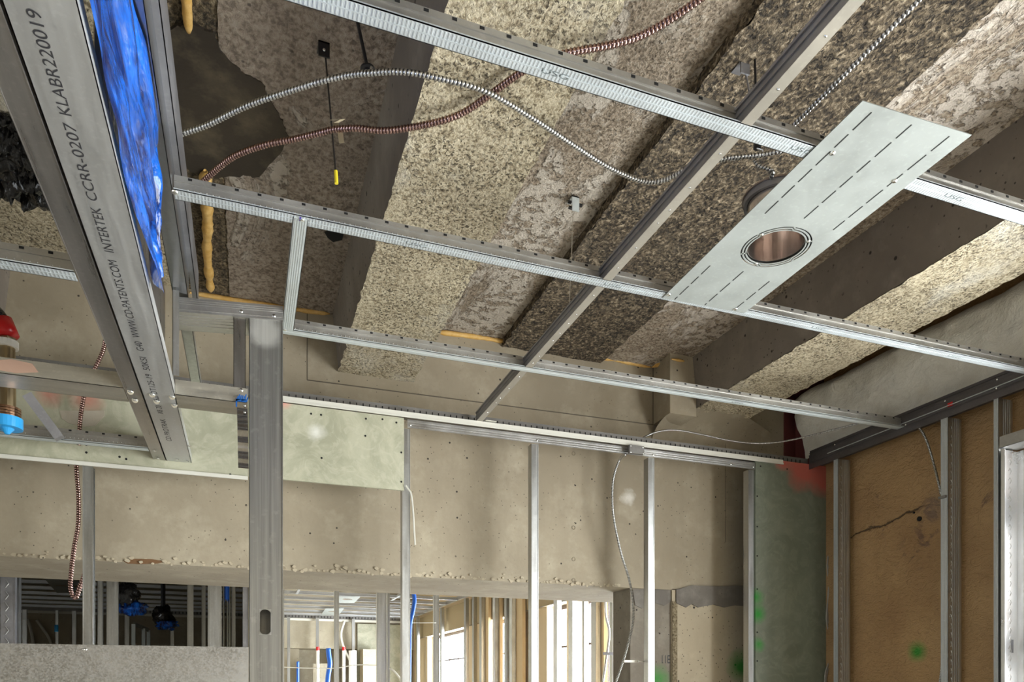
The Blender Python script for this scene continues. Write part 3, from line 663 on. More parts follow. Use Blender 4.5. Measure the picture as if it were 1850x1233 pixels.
# upper beam
t = thing('upper_soffit_beam', 'polished steel beam above the lettered header that carries the runner ends', 'steel beam', (-.18, 1.5, G))
part('beam_face', MB().box(-.205, -.163, .25, 2.40, G-.001, G+.0005).box(-.1645, -.163, .25, 2.40, G-.001, G+.092).box(-.205, -.2035, .25, 2.40, G-.001, G+.092).box(-.205, -.163, .25, 2.40, G+.09, G+.092),
     steel('polished_beam_steel', (.52, .55, .60), .2, 1., streak=(6, .5, 6), var=.1), t)
part('upper_strip', MB().box(-.150, -.148, .25, 2.62, G+.085, G+.20).box(-.163, -.148, .25, 2.62, G+.085, G+.0865), GALV_DK, t)
t = thing('soffit_beam_extension', 'short steel channel from the small frame back to the far green board', 'channel', (-.18, 2.8, 1.11))
part('channel_body', MB().box(-.194, -.160, 2.50, 3.07, 1.118, 1.1195).box(-.194, -.1925, 2.50, 3.07, 1.118, 1.15).box(-.1615, -.160, 2.50, 3.07, 1.118, 1.15), GALV_V, t)
solo('soffit_side_sheet', MB().box(-.225, -.2235, 1.30, 2.36, .89, 1.150), steel('brown_reflecting_sheet', (.30, .27, .25), .28, 1., streak=(6, 6, .5)), 'dark mirror-like steel sheet between the header and the beam above', 'steel sheet')
t = thing('soffit_upright', 'short bright upright stud behind the lettered header near the small frame', 'stud', (-.2, 2.36, .86))
part('stud_body', MB().box(-.203, -.185, 2.345, 2.3465, .90, 1.15).box(-.203, -.2015, 2.345, 2.368, .90, 1.15), GALV_V, t)
# crumpled blue film
def filmf(u, v):
    y = .62+1.16*u
    zt = 1.145 if u < .93 else 1.145-.20*(u-.93)/.07
    zb_ = .862
    z = zb_+(zt-zb_)*v
    x = -.186+.012*math.sin(v*14+3*mn.noise(Vector((y*2, 1, 1))))+.016*mn.noise(Vector((y*3, z*16, 2)))+.008*mn.noise(Vector((y*9, z*40, 5)))
    y2 = y+.01*mn.noise(Vector((z*30, y*3, 0)))
    return (max(min(x, -.168), -.1965), y2, z)
solo('blue_film_sheet', MB().grid(filmf, 130, 60), BLUEF, 'crumpled glossy blue plastic film tucked along the lettered header', 'plastic film', smooth=True)
def filmb(u, v):
    p = az(-60+150*u-60*v*0, 190+160*v+30*u, 1.30)
    return (p[0]+.02*mn.noise(Vector((u*6, v*7, 1))), p[1], p[2]+.05*mn.noise(Vector((u*5, v*9, 3)))+.02*mn.noise(Vector((u*14, v*25, 3))))
solo('black_film_sheet', MB().grid(filmb, 60, 60), BLACKF, 'black crumpled plastic left of the lettered header near the ceiling', 'plastic film', smooth=True)

# small frame between header and post
WTS = steel('warm_track_steel', (.56, .53, .45), .4, .8, streak=(.5, 6, 6))
def cross(x0, x1, lab):
    t = thing('cross_track', lab, 'metal track', ((x0+x1)/2, 2.43, .853))
    part('track_body', MB().box(x0, x1, 2.370, 2.48, .853, .8545).box(x0, x1, 2.370, 2.3715, .853, .898).box(x0, x1, 2.4785, 2.48, .853, .898), WTS, t); return t
t = cross(-1.0, -.3345, 'steel cross track left of the lettered header, passing the sprinkler pipe')
part('red_paint', MB().prism([(-.66, 2.3695, .862), (-.60, 2.3695, .858), (-.545, 2.3695, .868), (-.56, 2.3695, .890), (-.61, 2.3695, .895), (-.65, 2.3695, .885)], (0, -.0006, 0)), plain('faint_red_paint', (.42, .27, .20), .5), t)
t = cross(-.1975, .004, 'steel cross track between the lettered header and the wide post')
part('screw', MB().dome(ay(436, 705, 2.3695), (0, -1, 0), .006), SCREW, t)
t = thing('frame_top_track', 'ribbed steel track capping the small frame beside the wide post', 'metal track', (-.03, 2.42, 1.13))
tm = MB().box(-.197, .107, 2.377, 2.3785, 1.128, 1.172).box(-.197, .107, 2.3785, 2.50, 1.128, 1.1295).box(-.197, .107, 2.4985, 2.50, 1.128, 1.172)
for z_ in (1.135, 1.152, 1.158, 1.164): tm.box(-.197, .107, 2.3755, 2.377, z_, z_+.002)
for y_ in (2.40, 2.42, 2.44, 2.46): tm.box(-.19, -.03, y_, y_+.005, 1.1268, 1.128)
tm.v = [(x, y, z+(x-.107)*.085) for x, y, z in tm.v]
part('track_body', tm, GALV, t)
for q in ((436,563),(495,571)): part('screw', MB().dome(ay(*q, 2.3755), (0, -1, 0), .006), SCREW, t)
t = thing('frame_stud', 'short upright stud of the small frame, left of the wide post', 'stud', (-.01, 2.38, .9))
part('stud_body', MB().box(-.037, -.002, 2.385, 2.3865, .899, 1.116).box(-.0035, -.002, 2.385, 2.475, .899, 1.127).box(-.037, -.0355, 2.385, 2.395, .899, 1.127), steel('frame_stud_steel', (.42, .40, .37), .3, .95, streak=(8, 8, .5)), t)
# wide post
def post_steel():
    m = M('post_steel'); n = m.noise(6, 6, .65, m.scale((14, 14, .25))); f = m.noise(40, 4)
    c = m.mix(m.ramp(n, .35, .7), (.30, .30, .285), (.46, .46, .44))
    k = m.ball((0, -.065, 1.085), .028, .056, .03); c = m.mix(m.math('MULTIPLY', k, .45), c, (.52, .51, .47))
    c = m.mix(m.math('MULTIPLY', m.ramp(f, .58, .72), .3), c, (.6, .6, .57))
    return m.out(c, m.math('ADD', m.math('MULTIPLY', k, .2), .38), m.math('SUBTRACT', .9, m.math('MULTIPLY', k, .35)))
POST = post_steel()
t = thing('jamb_post', 'wide upright boxed steel post with a slotted hole near its foot', 'steel post', (.055, 2.45, -H))
pm = MB(); xl, xr, yf, ybk = .008, .106, 2.385, 2.49; hx0, hx1, hz0, hz1 = .037, .073, .150, .228
pm.box(xl, xr, yf, yf+.0015, hz1, 1.127).box(xl, xr, yf, yf+.0015, -H, hz0).box(xl, hx0, yf, yf+.0015, hz0, hz1).box(hx1, xr, yf, yf+.0015, hz0, hz1)
for k in range(8):                                    # rounded ends of the slot
    a0, a1 = math.pi/8*k, math.pi/8*(k+1); xc = .055; r = .018
    for sgn, zc, ze in ((1, hz1-.0, hz1+.0), (-1, hz0, hz0)): pass
pm.box(xl, xl+.0015, yf, ybk, -H, 1.127).box(xr-.0015, xr, yf, ybk, -H, 1.127).box(xl, xr, ybk-.0015, ybk, -H, 1.127)
pm.box(xr-.001, xr+.0012, yf-.003, yf, -H, 1.127)
part('post_face', pm, POST, t)
part('slot_rim', MB().box(hx0, hx0+.002, yf-.0006, yf+.03, hz0, hz1).box(hx1-.002, hx1, yf-.0006, yf+.03, hz0, hz1).prism([(hx0+ .018-.018*math.cos(a), yf-.0006, hz1-.018+.018*math.sin(a)) for a in [i*math.pi/8 for i in range(9)]]+[(hx1, yf-.0006, hz1+.001), (hx0, yf-.0006, hz1+.001)], (0, .002, 0))
     .prism([(hx0+.018-.018*math.cos(a), yf-.0006, hz0+.018-.018*math.sin(a)) for a in [i*math.pi/8 for i in range(9)]]+[(hx1, yf-.0006, hz0-.001), (hx0, yf-.0006, hz0-.001)], (0, .002, 0)), GALV_V, t, 'folded edge of the slotted hole')
t = thing('hanging_strap', 'crinkled steel strap with a blue marked end hanging left of the wide post', 'metal strap', (-.012, 2.36, .76))
part('strap', MB().grid(lambda u, v: (-.027+.030*u+.004*(1-v), 2.362+.004*math.sin(v*9)+.002*math.sin(v*31), .652+.21*v), 6, 40).grid(lambda u, v: (.003, 2.362+.012*u, .652+.21*v), 2, 10), steel('crumpled_steel', (.5, .5, .5), .16, 1., var=.4), t, smooth=True)
mb = MB()
for k in range(7): mb.obox((-.028+.0045*k, 2.3585, .853+.002*(k % 3)), (.0035, 0, .001), (0, .001, 0), (.003, 0, .014+.004*(k % 2)))
mb.box(-.03, -.001, 2.3585, 2.3595, .852, .860).box(-.03, -.026, 2.3585, 2.3595, .835, .858)
part('blue_marking', mb, BLUEMARK, t)
for q in ((442,733),(442,745)): part('screw', MB().dome(ay(*q, 2.358), (0, -1, 0), .004), SCREW, t)
# opening header plate bottom left
t = thing('opening_header', 'broad galvanised header plate across the lower left, ending at the wide post', 'steel header', (-.5, 2.43, -.1))
part('header_plate', MB().box(-1.4, .0065, 2.38, 2.3815, -.16, .110).box(-1.4, .0065, 2.3815, 2.47, .1085, .110), SPANGLE, t)
for q in ((151,1174),(155,1174)): part('screw', MB().dome(ay(*q, 2.38), (0, -1, 0), .004), SCREW, t)
# lower soffit runners
for y_, x0, x1, lab in ((1.755, -1.3, -.336, 'steel runner entering the lettered header from the left, nearest the viewer'), (2.965, -1.4, -.336, 'steel runner left of the lettered header, close to the far green board')):
    runner('soffit_runner', y_, x0, x1, lab, z=.853, face=GALV_FACE if y_ < 2 else GALV_FACE_P, cat='ceiling runner')
t = thing('diagonal_brace', 'dark diagonal steel brace behind the left cross track', 'brace', (-.75, 2.8, .9))
part('brace_body', MB().strip(ay(48, 712, 2.75), ay(106, 790, 2.9), .03, (0, .03, .0)), GALV_DK, t)
# sprinkler drop
t = thing('sprinkler_drop', 'brass sprinkler pipe drop with red sleeve and blue cap at the left edge', 'sprinkler', (-.67, 2.6, .75))
c = lambda py, px=13: Vector(ay(px, py, 2.6))
part('pipe', MB().cyl(c(738), c(612), .021, 18).cyl(c(735), c(660), .023, 18), BRASS, t)
part('hose_nut', MB().cyl(c(626), c(612), .026, 6), BRASS, t)
part('plastic_clip', MB().cyl(c(629), c(617), .030, 18), WHITEP, t)
mb = MB()
for k in range(4): mb.cyl(c(757-5*k), c(753-5*k), .036, 20)
part('ribbed_collar', mb, plain('copper_ring', (.5, .3, .2), .25, 1.), t)
part('blue_cap', MB().cyl(c(775), c(756), .041, 24).cyl(c(785), c(775), .006, 16, .019), CYAN, t)
part('red_sleeve', MB().tube([c(610), c(598, 8), c(580, 0)], .034, 14), REDP, t, smooth=True)
part('black_sleeve', MB().tube([c(586, 2), c(572, -8), c(560, -20)], .030, 12), BLACKF, t, smooth=True)

# ================================================================ RIGHT WALL FRAMING
t = thing('wall_top_track', 'steel double track with dark reflections in its colour along the top of the right stud wall', 'metal track', (2.8, 1.9, G))
tm = MB().box(2.785, 2.7865, .25, 3.085, G, G+.04).box(2.785, 2.875, .25, 3.085, G-.0015, G).box(2.785, 2.875, .25, 3.085, G+.055, G+.0565)
tm.box(2.7835, 2.785, .25, 3.085, G+.040, G+.044).box(2.79, 2.792, .25, 3.085, G+.04, G+.068).box(2.782, 2.785, .25, 3.085, G+.004, G+.0055).box(2.7835, 2.785, .25, 3.085, G+.02, G+.0215).box(2.785, 2.7865, .25, 3.085, G-.03, G)
part('track_body', tm, steel('dark_reflection_track_steel', (.17, .16, .17), .42, .8), t); part('bright_lip', MB().box(2.778, 2.783, 1.9, 2.95, G+.014, G+.0165), GALV_FACE_P, t)  # base colour lowered to carry the dark reflections of the track
for q in ((1707,725),(1801,686),(1800,702),(1508,804),(1636,768)): part('screw', MB().dome(ax(*q, 2.7815), (-1, 0, 0), .004), SCREW, t)
part('red_mark', MB().box(2.7805, 2.7815, *sorted((ax(1712,722,2.781)[1], ax(1721,722,2.781)[1])), G+.010, G+.026), REDP, t)
STUD_R = steel('bright_ribbed_stud_steel', (.56, .59, .60), .38, .55, streak=(8, 8, .5), var=.15)
def stud_right(yn, z1, label, z0=-H, fw=.034, diamonds=True, mat=STUD_R, depth=.078, wmat=GALV_V):
    t = thing('metal_stud', label, 'stud', (2.83, yn, z0))
    x = 2.787
    part('face_flange', MB().box(x, x+.0013, yn, yn+fw, z0, z1).box(x-.0015, x, yn+.004, yn+.006, z0, z1).box(x-.0015, x, yn+fw*.5, yn+fw*.5+.002, z0, z1).box(x-.0015, x, yn+fw-.004, yn+fw-.001, z0, z1).box(x, x+.008, yn+fw-.0013, yn+fw, z0, z1), mat, t)
    wb_ = MB().box(x, x+depth, yn, yn+.0013, z0, z1).box(x+depth-.0013, x+depth, yn, yn+fw, z0, z1)
    for k in (.35, .5, .65, .8): wb_.box(x+depth*k, x+depth*k+.0025, yn-.0014, yn, z0, z1)
    if diamonds:
        d = wb_; z = z0+1.6 if z0 < -1 else z0
        while z < z1-.05:
            cx = x+.016; p = [(cx, yn-.001, z), (cx+.006, yn-.001, z+.012), (cx, yn-.001, z+.024), (cx-.006, yn-.001, z+.012)]
            for a, b in zip(p[:3], p[1:3]+[p[3]]): d.cyl(a, b, .0011, 5)
            z += .038
    part('web', wb_, wmat or mat, t)
    return t
stud_right(2.885, 1.125, 'ribbed stud closest to the corner on the right wall', fw=.03)
stud_right(2.275, 1.125, 'ribbed stud in the middle of the tan wall, holding the cable clip')
stud_right(2.054, 1.125, 'stud at the right edge of the view beside the brightly lit jamb', fw=.02, diamonds=False)
t = thing('window_jamb_stud', 'brilliantly lit jamb stud with diamond knurls at the right edge', 'stud', (2.83, 2.0, -H))
part('web', MB().box(2.79, 2.882, 2.045, 2.0463, -H, .92).box(2.79, 2.7915, 2.03, 2.045, -H, .92).box(2.8805, 2.882, 2.02, 2.045, -H, .92), steel('bright_jamb_steel', (.86, .87, .88), .32, .85, var=.06), t)
d = MB(); z = -.1
while z < .88:
    cx = 2.837; p = [(cx, 2.0442, z), (cx+.007, 2.0442, z+.013), (cx, 2.0442, z+.026), (cx-.007, 2.0442, z+.013)]
    for a, b in zip(p[:3], p[1:3]+[p[3]]): d.cyl(a, b, .0012, 5)
    z += .037
part('diamond_knurls', d, GALV, t); part('notch', MB().box(2.842, 2.856, 2.0435, 2.0445, .135, .172).box(2.847, 2.856, 2.0435, 2.0445, .12, .135), GALV_DK, t)
t = thing('window_head_track', 'level steel track over the lit jamb at the right edge', 'metal track', (2.83, 1.5, .93))
part('track_body', MB().box(2.787, 2.882, .25, 2.05, .925, .9265).box(2.787, 2.7885, .25, 2.05, .925, .97).box(2.8805, 2.882, .25, 2.05, .925, .97), GALV, t)
for (z0, z1, lab) in ((.62, .75, 'grey window strap bracket at the right edge, upper one'), (.05, .20, 'grey window strap bracket at the right edge, lower one')):
    t = thing('window_bracket', lab, 'bracket', (2.88, 1.96, z0))
    part('bracket_plate', MB().box(2.884, 2.888, 1.93, 2.025, z0, z1).box(2.876, 2.888, 1.9, 1.99, z0+.02, z1-.02), GALV_CH, t); part('screw', MB().dome((2.883, 2.01, z1-.02), (-1, 0, 0), .006), SCREW, t)

# ================================================================ CABLES AND HANGERS
def cable(P, r, ring, mat, label, cat='cable', name='armoured_cable'):
    mb = MB().tube(P, r, 10, ring); o = solo(name, mb, mat, label, cat, smooth=True)
    o.data.materials.append(GROOVE_SHADE_R if mat is ARMOUR_R else GROOVE_SHADE)
    for p, g in zip(o.data.polygons, mb.g): p.material_index = int(g)
    return o
za = 1.38
cable([az(a, b, z) for a, b, z in ((285,254,1.36),(300,250,1.36),(370,228,1.37),(450,190,1.38),(560,153,1.385),(620,138,1.385),(667,132,1.375),(730,130,1.365),(800,143,1.355),(880,166,1.35),(960,212,1.355),(1030,258,1.36),(1100,302,1.36),(1160,327,1.36),(1200,325,1.36),(1250,302,1.36),(1310,287,1.37),(1375,280,1.37),(1425,270,1.37),(1480,262,1.37))],
        .0062, .0086, ARMOUR, 'silver armoured cable in a long wave from the soffit beam to the light plate')
cable([Vector(ay(*q)) for q in ((142,805,3.055),(143,785,3.05),(146,750,3.05),(152,715,3.05),(160,690,3.05),(184,640,3.03),(192,610,2.98),(203,575,2.9))]+[az(230,495,1.33)]+[az(a, b, z) for a, b, z in ((262,432,1.36),(300,392,1.38),(318,372,1.39),(350,345,1.40),(385,312,1.41),(425,282,1.41),(480,262,1.41),(530,252,1.41),(580,240,1.405),(605,234,1.40),(645,232,1.385),(690,236,1.37),(740,231,1.365),(800,218,1.36),(840,202,1.367),(880,175,1.370),(940,132,1.367),(985,108,1.36),(1030,95,1.36),(1100,82,1.37),(1150,68,1.38),(1200,42,1.39),(1262,0,1.4),(1310,-40,1.41))],
      .0072, .0085, ARMOUR_R, 'reddish armoured cable curving across the ceiling behind the nearest runner')
cable([az(a, b, z) for a, b, z in ((1420,240,1.31),(1500,160,1.33),(1580,80,1.36),(1665,-5,1.39),(1720,-60,1.40))], .0052, .0085, ARMOUR, 'straight silver armoured cable running to the top right')
cable([az(1363,290,1.33), az(1372,300,1.31), az(1396,312,1.29), Vector((1.262, 1.57, 1.288))], .005, .008, ARMOUR, 'short silver whip bending into the light housing')
cable([Vector(ay(137, 790, 3.108))]+[ay(a, b, 3.2) for a, b in ((137,822),(139,860),(142,900),(141,950),(134,990),(129,1030),(127,1060),(131,1077),(138,1080),(144,1062),(152,1040),(156,1020))], .0078, .0095, ARMOUR_R, 'reddish armoured cable drooping in front of the concrete below the left green board')
cable([ay(a, b, y) for a, b, y in ((1130,822,3.07),(1119,832,3.17),(1108,865,3.2),(1106,905,3.2),(1110,945,3.2),(1122,1000,3.2),(1136,1045,3.2),(1143,1085,3.2),(1144,1120,3.2),(1136,1160,3.2),(1126,1195,3.19),(1113,1233,3.19),(1104,1260,3.19))], .0056, .0075, ARMOUR, 'silver armoured cable hanging from the junction box past the beam')
cable([ay(a, b, y) for a, b, y in ((1154,797,3.12),(1170,787,3.15),(1195,779,3.15),(1225,778,3.15),(1265,785,3.15),(1310,795,3.12),(1355,801,3.1),(1400,800,3.05),(1450,791,3.0),(1510,776,2.85),(1560,763,2.72))], .0042, .007, ARMOUR, 'thin silver armoured cable arching above the cream bead toward the wool batt')
cable([ax(a, b, x) for a, b, x in ((1650,768,2.80),(1662,775,2.83),(1674,797,2.85),(1686,835,2.85),(1696,875,2.83),(1700,893,2.83))], .0052, .0075, ARMOUR, 'short silver armoured cable on the tan wall ending at the middle stud')
cable([ax(a, b, 2.86) for a, b in ((1697,1240),(1700,1215),(1703,1195),(1712,1160),(1717,1145))], .004, .007, ARMOUR, 'thin silver cable end low behind the middle stud on the tan wall')
t = thing('cable_clip', 'tiny steel clip gripping the cable on the middle stud', 'clip', ax(1703, 890, 2.78))
part('clip_body', MB().box(2.776, 2.786, *sorted((ax(1696,890,2.78)[1], ax(1709,890,2.78)[1])), .786, .796), GALV_CH, t)
t = thing('cable_bracket', 'horizontal steel cable arm on the stud beside the hanging silver cable', 'bracket', ay(1145, 1192, 3.14))
part('arm', MB().box(ay(1127,1192,3.17)[0], ay(1154,1192,3.17)[0], 3.165, 3.175, .101, .113).box(ay(1154,1192,3.14)[0], 1.835, 3.145, 3.150, .103, .109), FLEX, t)

t = thing('ceiling_hanger', 'black angle clip on the ceiling with a rod ending in a yellow cap', 'hanger', (.186, 1.926, 1.63))
b0 = Vector((.186, 1.926, 1.637))
part('angle_clip', MB().box(.172, .200, 1.912, 1.950, 1.630, 1.634).box(.172, .200, 1.912, 1.9155, 1.596, 1.634), BLACK, t)
part('screw', MB().dome((.186, 1.911, 1.612), (0, -1, 0), .004), SCREW, t)
part('rod', MB().cyl((.190, 1.922, 1.61), (.2165, 1.922, 1.31), .0023, 8), plain('grey_rod', (.08, .075, .07), .4, .8), t)
part('yellow_cap', MB().cyl((.2160, 1.922, 1.318), (.218, 1.922, 1.286), .0048, 12), YELLOWP, t)
t = thing('cable_strap', 'bent tan metal strap holding the reddish cable to the hanger rod', 'strap', (.214, 1.91, 1.40))
part('strap_body', MB().profile([(.199, 1.905, 1.432), (.222, 1.885, 1.425), (.205, 1.890, 1.415), (.216, 1.885, 1.392), (.220, 1.885, 1.365)], .0018, (.013, .0, .004)), plain('tan_strap', (.30, .25, .16), .5, .5), t)
t = thing('ceiling_bolt', 'black bolt and washer fixing the silver cable below the ceiling', 'hanger', (.26, 1.75, 1.5))
part('bolt_rod', MB().cyl((.228, 1.747, 1.645), (.270, 1.747, 1.46), .0042, 8), BLACK, t)
part('washer', MB().cyl((.270, 1.747, 1.459), (.2703, 1.747, 1.455), .017, 20).cyl((.270, 1.747, 1.455), (.271, 1.747, 1.447), .009, 10), BLACK, t)
part('saddle', MB().cyl((.272, 1.70, 1.425), (.268, 1.70, 1.405), .003, 8), SCREW, t)
t = thing('ceiling_hanger', 'small grey angle clip with a short rod left of the upper cross tee', 'hanger', (1.222, 1.598, 1.62))
part('angle_clip', MB().box(1.205, 1.232, 1.585, 1.62, 1.615, 1.619).box(1.209, 1.236, 1.583, 1.587, 1.59, 1.619), GALV_DK, t)
part('rod', MB().cyl((1.228, 1.59, 1.60), (1.252, 1.59, 1.50), .0028, 8), GALV_DK, t)
t = thing('ceiling_hanger', 'silver angle clip with a thin wire loop left of the middle cross tee', 'hanger', (1.044, 2.268, 1.62))
part('angle_clip', MB().box(1.034, 1.060, 2.25, 2.29, 1.644, 1.648).box(1.034, 1.060, 2.25, 2.253, 1.598, 1.648), GALV_FACE_P, t)
part('dark_barbs', MB().box(1.022, 1.034, 2.254, 2.262, 1.625, 1.632).box(1.060, 1.074, 2.254, 2.262, 1.622, 1.630).box(1.028, 1.066, 2.26, 2.27, 1.612, 1.617), BLACK, t)
part('wire', MB().tube([ay(a, b, 2.26) for a, b in ((1035,382),(1034,420),(1032,480),(1029,550),(1033,556))], .0013, 5), SCREW, t)
part('wire', MB().tube([ay(a, b, 2.26) for a, b in ((1056,514),(1053,528),(1050,540))], .0016, 5), SCREW, t)
t = thing('toggle_fixing', 'black toggle and hook gripping the silver cable near the light plate', 'hanger', az(1368, 270, 1.38))
b0 = Vector(az(1368, 268, 1.39))
part('toggle', MB().cyl(b0+Vector((-.008, 0, .25)), b0, .003, 8).cyl(b0, b0+Vector((0, 0, .012)), .010, 12), BLACK, t); part('hook', MB().tube([b0, b0+Vector((.008, -.012, -.01)), b0+Vector((.014, -.012, -.025))], .0025, 6), SCREW, t)

# ================================================================ FAR ROOM
fr = steel('far_runner_steel', (.62, .64, .66), .42, .75, var=.15)
k = 0; y = 4.35
while y < 13.4:
    mb = MB().box(-6.9, 2.78, y-.019, y+.019, G, G+.0016).box(-6.9, 2.78, y-.0015, y+.0015, G, G+.04)
    solo('far_ceiling_runner', mb, fr, 'ceiling runner in the room beyond the beam', 'ceiling runner', 'far room ceiling runners'); y += .61 if y > 5 else .61; k += 1
for x_, yv in ((-1.55, 6.9), (-.55, 5.9), (.6, 9.3), (-3.3, 8), (1.9, 9.6)):
    solo('far_cross_tee', MB().box(x_, x_+.03, yv, yv+.61, G+.002, G+.004).box(x_+.014, x_+.016, yv, yv+.61, G+.004, G+.04), fr, 'cross tee of the ceiling in the room beyond the beam', 'ceiling tee', 'far room cross tees')
for i, (q, lab) in enumerate(((((80,1046),(140,1046),(128,1072),(103,1072)), 'grey light plate on the far ceiling at lower left'), (((612,1078),(652,1078),(640,1090),(604,1090)), 'far light plate, nearer of two, above the open doorway'), (((588,1100),(622,1100),(612,1112),(580,1112)), 'far light plate, farther of two, above the open doorway'))):
    t = thing('far_light_plate', lab, 'light bracket', az(*q[0], G-.004))
    part('plate', MB().prism([az(*p, G-.004) for p in q], (0, 0, .002)), GALV_PLATE, t)
    c_ = sum((Vector(az(*p, G-.005)) for p in q), Vector())/4
    part('can', MB().cyl(c_+Vector((0, -.06, 0)), c_+Vector((0, -.06, .05)), .07, 20), COPPERY, t)
t = thing('far_slotted_track', 'slotted track along the end wall of the far room', 'metal track', (0, 13.4, G))
part('bead_strip', MB().box(-6.9, 2.7, 13.38, 13.4, G-.05, G-.01), CREAM, t)
h = MB(); x = -1.5
while x < 2.6: h.box(x, x+.012, 13.396, 13.399, G+.005, G+.045); x += .055
part2('track_body', [(MB().box(-6.9, 2.7, 13.40, 13.404, G-.01, G+.06), GALV_CH), (h, HOLE)], t)
def fstud(px0, px1, y, label, z1=G-.002, z0=-H, mat=GALV_V, web=None, side=.035):
    a = ay(px0, 1100, y)[0]; b = ay(px1, 1100, y)[0]
    t = thing('far_stud', label, 'stud', (a, y, z0))
    part('stud_body', MB().box(a, b, y, y+.0015, z0, z1).box(b-.0015, b, y, y+side, z0, z1).box(a, a+.0015, y, y+side, z0, z1).box(b-.003, b+.0015, y-.003, y, z0, z1), mat, t)
    return t
fs = [(0,27,4.25,'wide dark stud with diamond knurls at the lower left corner'), (28,35,4.35,'thin bright double stud right of the knurled stud at lower left'),
 (176,185,5.0,'thin stud just right of the reddish cable loop'), (192,213,4.6,'brown toned stud with a bright right edge at lower left'), (338,349,5.2,'narrow bright edged stud left of the wide grey stud'),
 (364,371,5.6,'slim stud immediately left of the wide grey stud'), (375,400,4.6,'wide grey stud just left of the thin pipes'), (418,425,5.0,'slim stud right of the thin pipes'),
 (438,447,4.5,'dark stud tucked against the left side of the wide post'), (506,513,5.8,'stud tucked against the right side of the wide post'), (604,612,5.8,'stud standing in front of the far light plates'),
 (681,698,5.8,'wide stud left of the blue hose'), (700,704,6.0,'very thin stud beside the wide stud left of the blue hose'), (784,793,5.8,'stud between the blue hose and the far window')]
for a, b, y_, lab in fs: fstud(a, b, y_, lab, mat=GALV_DK if 'dark' in lab else GALV_V)
kn = MB(); z = -.05
while z < .62:
    c0 = ay(10, 1100, 4.245)
    p = [(c0[0], 4.245, z), (c0[0]+.013, 4.245, z+.02), (c0[0], 4.245, z+.04), (c0[0]-.013, 4.245, z+.02)]
    kn.cyl(p[0], p[1], .0022, 5); kn.cyl(p[1], p[2], .0022, 5); z += .058
o = [q for q in bpy.data.objects if q.get('label', '').startswith('wide dark stud')][0]; part('diamond_knurls', kn, GALV_V, o)
# frames far left
t = thing('far_door_frame', 'white edged open steel frame deep in the left background', 'door frame', (-1.3, 10.5, -H))
fb = MB()
def fbar(p, q, w_=.04): fb.strip(p, q, w_, (0, .04, 0))
A, B_, C_, D_ = ay(241, 1235, 9.4), ay(241, 1128, 9.4), ay(268, 1139, 10.4), ay(268, 1235, 10.4)
fbar(A, B_); fbar(B_, C_, .05); fbar(C_, D_); fbar(ay(259, 1136, 10.), ay(259, 1235, 10.))
part('frame_bars', fb, GALV_FACE_P, t)
for a, b, lab in ((40,48,'slender post deep behind the knurled stud at lower left'), (100,105,'slender post deep in the left background under the blue tag'), (130,137,'slender post deep behind the reddish cable loop'), (225,233,'knurled post deep behind the first blue bag'), (308,314,'slender post deep behind the second blue bag'), (438,440,'hairline post beside the dark stud')):
    fstud(a, b, 9.5, lab, z1=.82 if a < 300 else .7)
# far end wall studs and door things
for a, b, lab in ((571,576,'far end wall stud under the farther light plate'), (636,641,'far end wall stud right of the looping cable'), (519,524,'far end wall stud next to the wide post'), (521,526,'x')):
    if lab != 'x': fstud(a, b, 13.3, lab)
for a, b, lab in ((571,577,'first white pipe with a red cap in the far doorway'), (618,624,'second white pipe with a red cap in the far doorway'), (630,644,'third and widest white panel in the far doorway')):
    t = thing('far_white_pipe', lab, 'pipe', ay(a, 1235, 12.5)); p0, p1 = ay(a, 1176, 12.5), ay(b, 1176, 12.5); xm = (p0[0]+p1[0])/2; r = (p1[0]-p0[0])/2
    part('pipe', MB().cyl((xm, 12.5, -H), (xm, 12.5, p0[2]), r, 14), plain('white_pipe', (.85, .85, .82), .4), t)
    if 'red' in lab: part('red_cap', MB().cyl((xm, 12.5, p0[2]), (xm, 12.5, p0[2]+.06), r*1.1, 14), REDP, t)
solo('far_concrete_pier', MB().box(ay(656,1100,13.0)[0], ay(682,1100,13.)[0], 13.0, 13.4, -H, .60), CONC_COL, 'pale concrete pier deep in the background beside the wide stud', 'pier')
solo('far_concrete_pier', MB().box(ay(565,1100,13.42)[0], ay(592,1100,13.42)[0], 13.42, 13.48, -H, .35), CONC_FAR, 'low grey concrete pier deep in the far doorway', 'pier')
solo('far_green_board', MB().box(1.9, 2.78, 13.45, 13.48, -H, 1.08), GREENB, 'dark green board on the end wall of the far room', 'drywall board')
def hose(px, y, r, mat, label, cat='hose', name='blue_hose'): return solo(name, MB().tube([ay(a, b, y) for a, b in px], r, 8), mat, label, cat, smooth=True)
hose(((746,1068),(749,1085),(746,1105),(741,1130),(740,1170),(739,1245)), 5.4, .016, BLUEH, 'thick blue hose hanging right of the main stud')
hose(((593,1172),(594,1185),(596,1200),(593,1220),(591,1240)), 11, .035, BLUEH, 'blue hose hanging in the far doorway')
hose(((538,1196),(538,1240)), 11.5, .02, BLUEH, 'thin blue hose beside the wide post in the far doorway')
hose(((50,1119),(57,1145),(61,1175)), 13.379, .022, FLEX, 'pale cable curving down at lower left, left of two', 'cable', 'loose_cable')
hose(((66,1121),(78,1138),(89,1155),(95,1175)), 13.375, .022, FLEX, 'pale cable curving down at lower left, right of two', 'cable', 'loose_cable')
hose(((622,1123),(616,1145),(619,1165),(630,1190),(640,1206)), 13.375, .022, FLEX, 'tan cable looping down in the far doorway', 'cable', 'loose_cable')
hose(((508,1206),(560,1208),(605,1208),(645,1202),(680,1203)), 5.806, .004, FLEX, 'white cable strung level through the studs right of the post', 'cable', 'loose_cable')
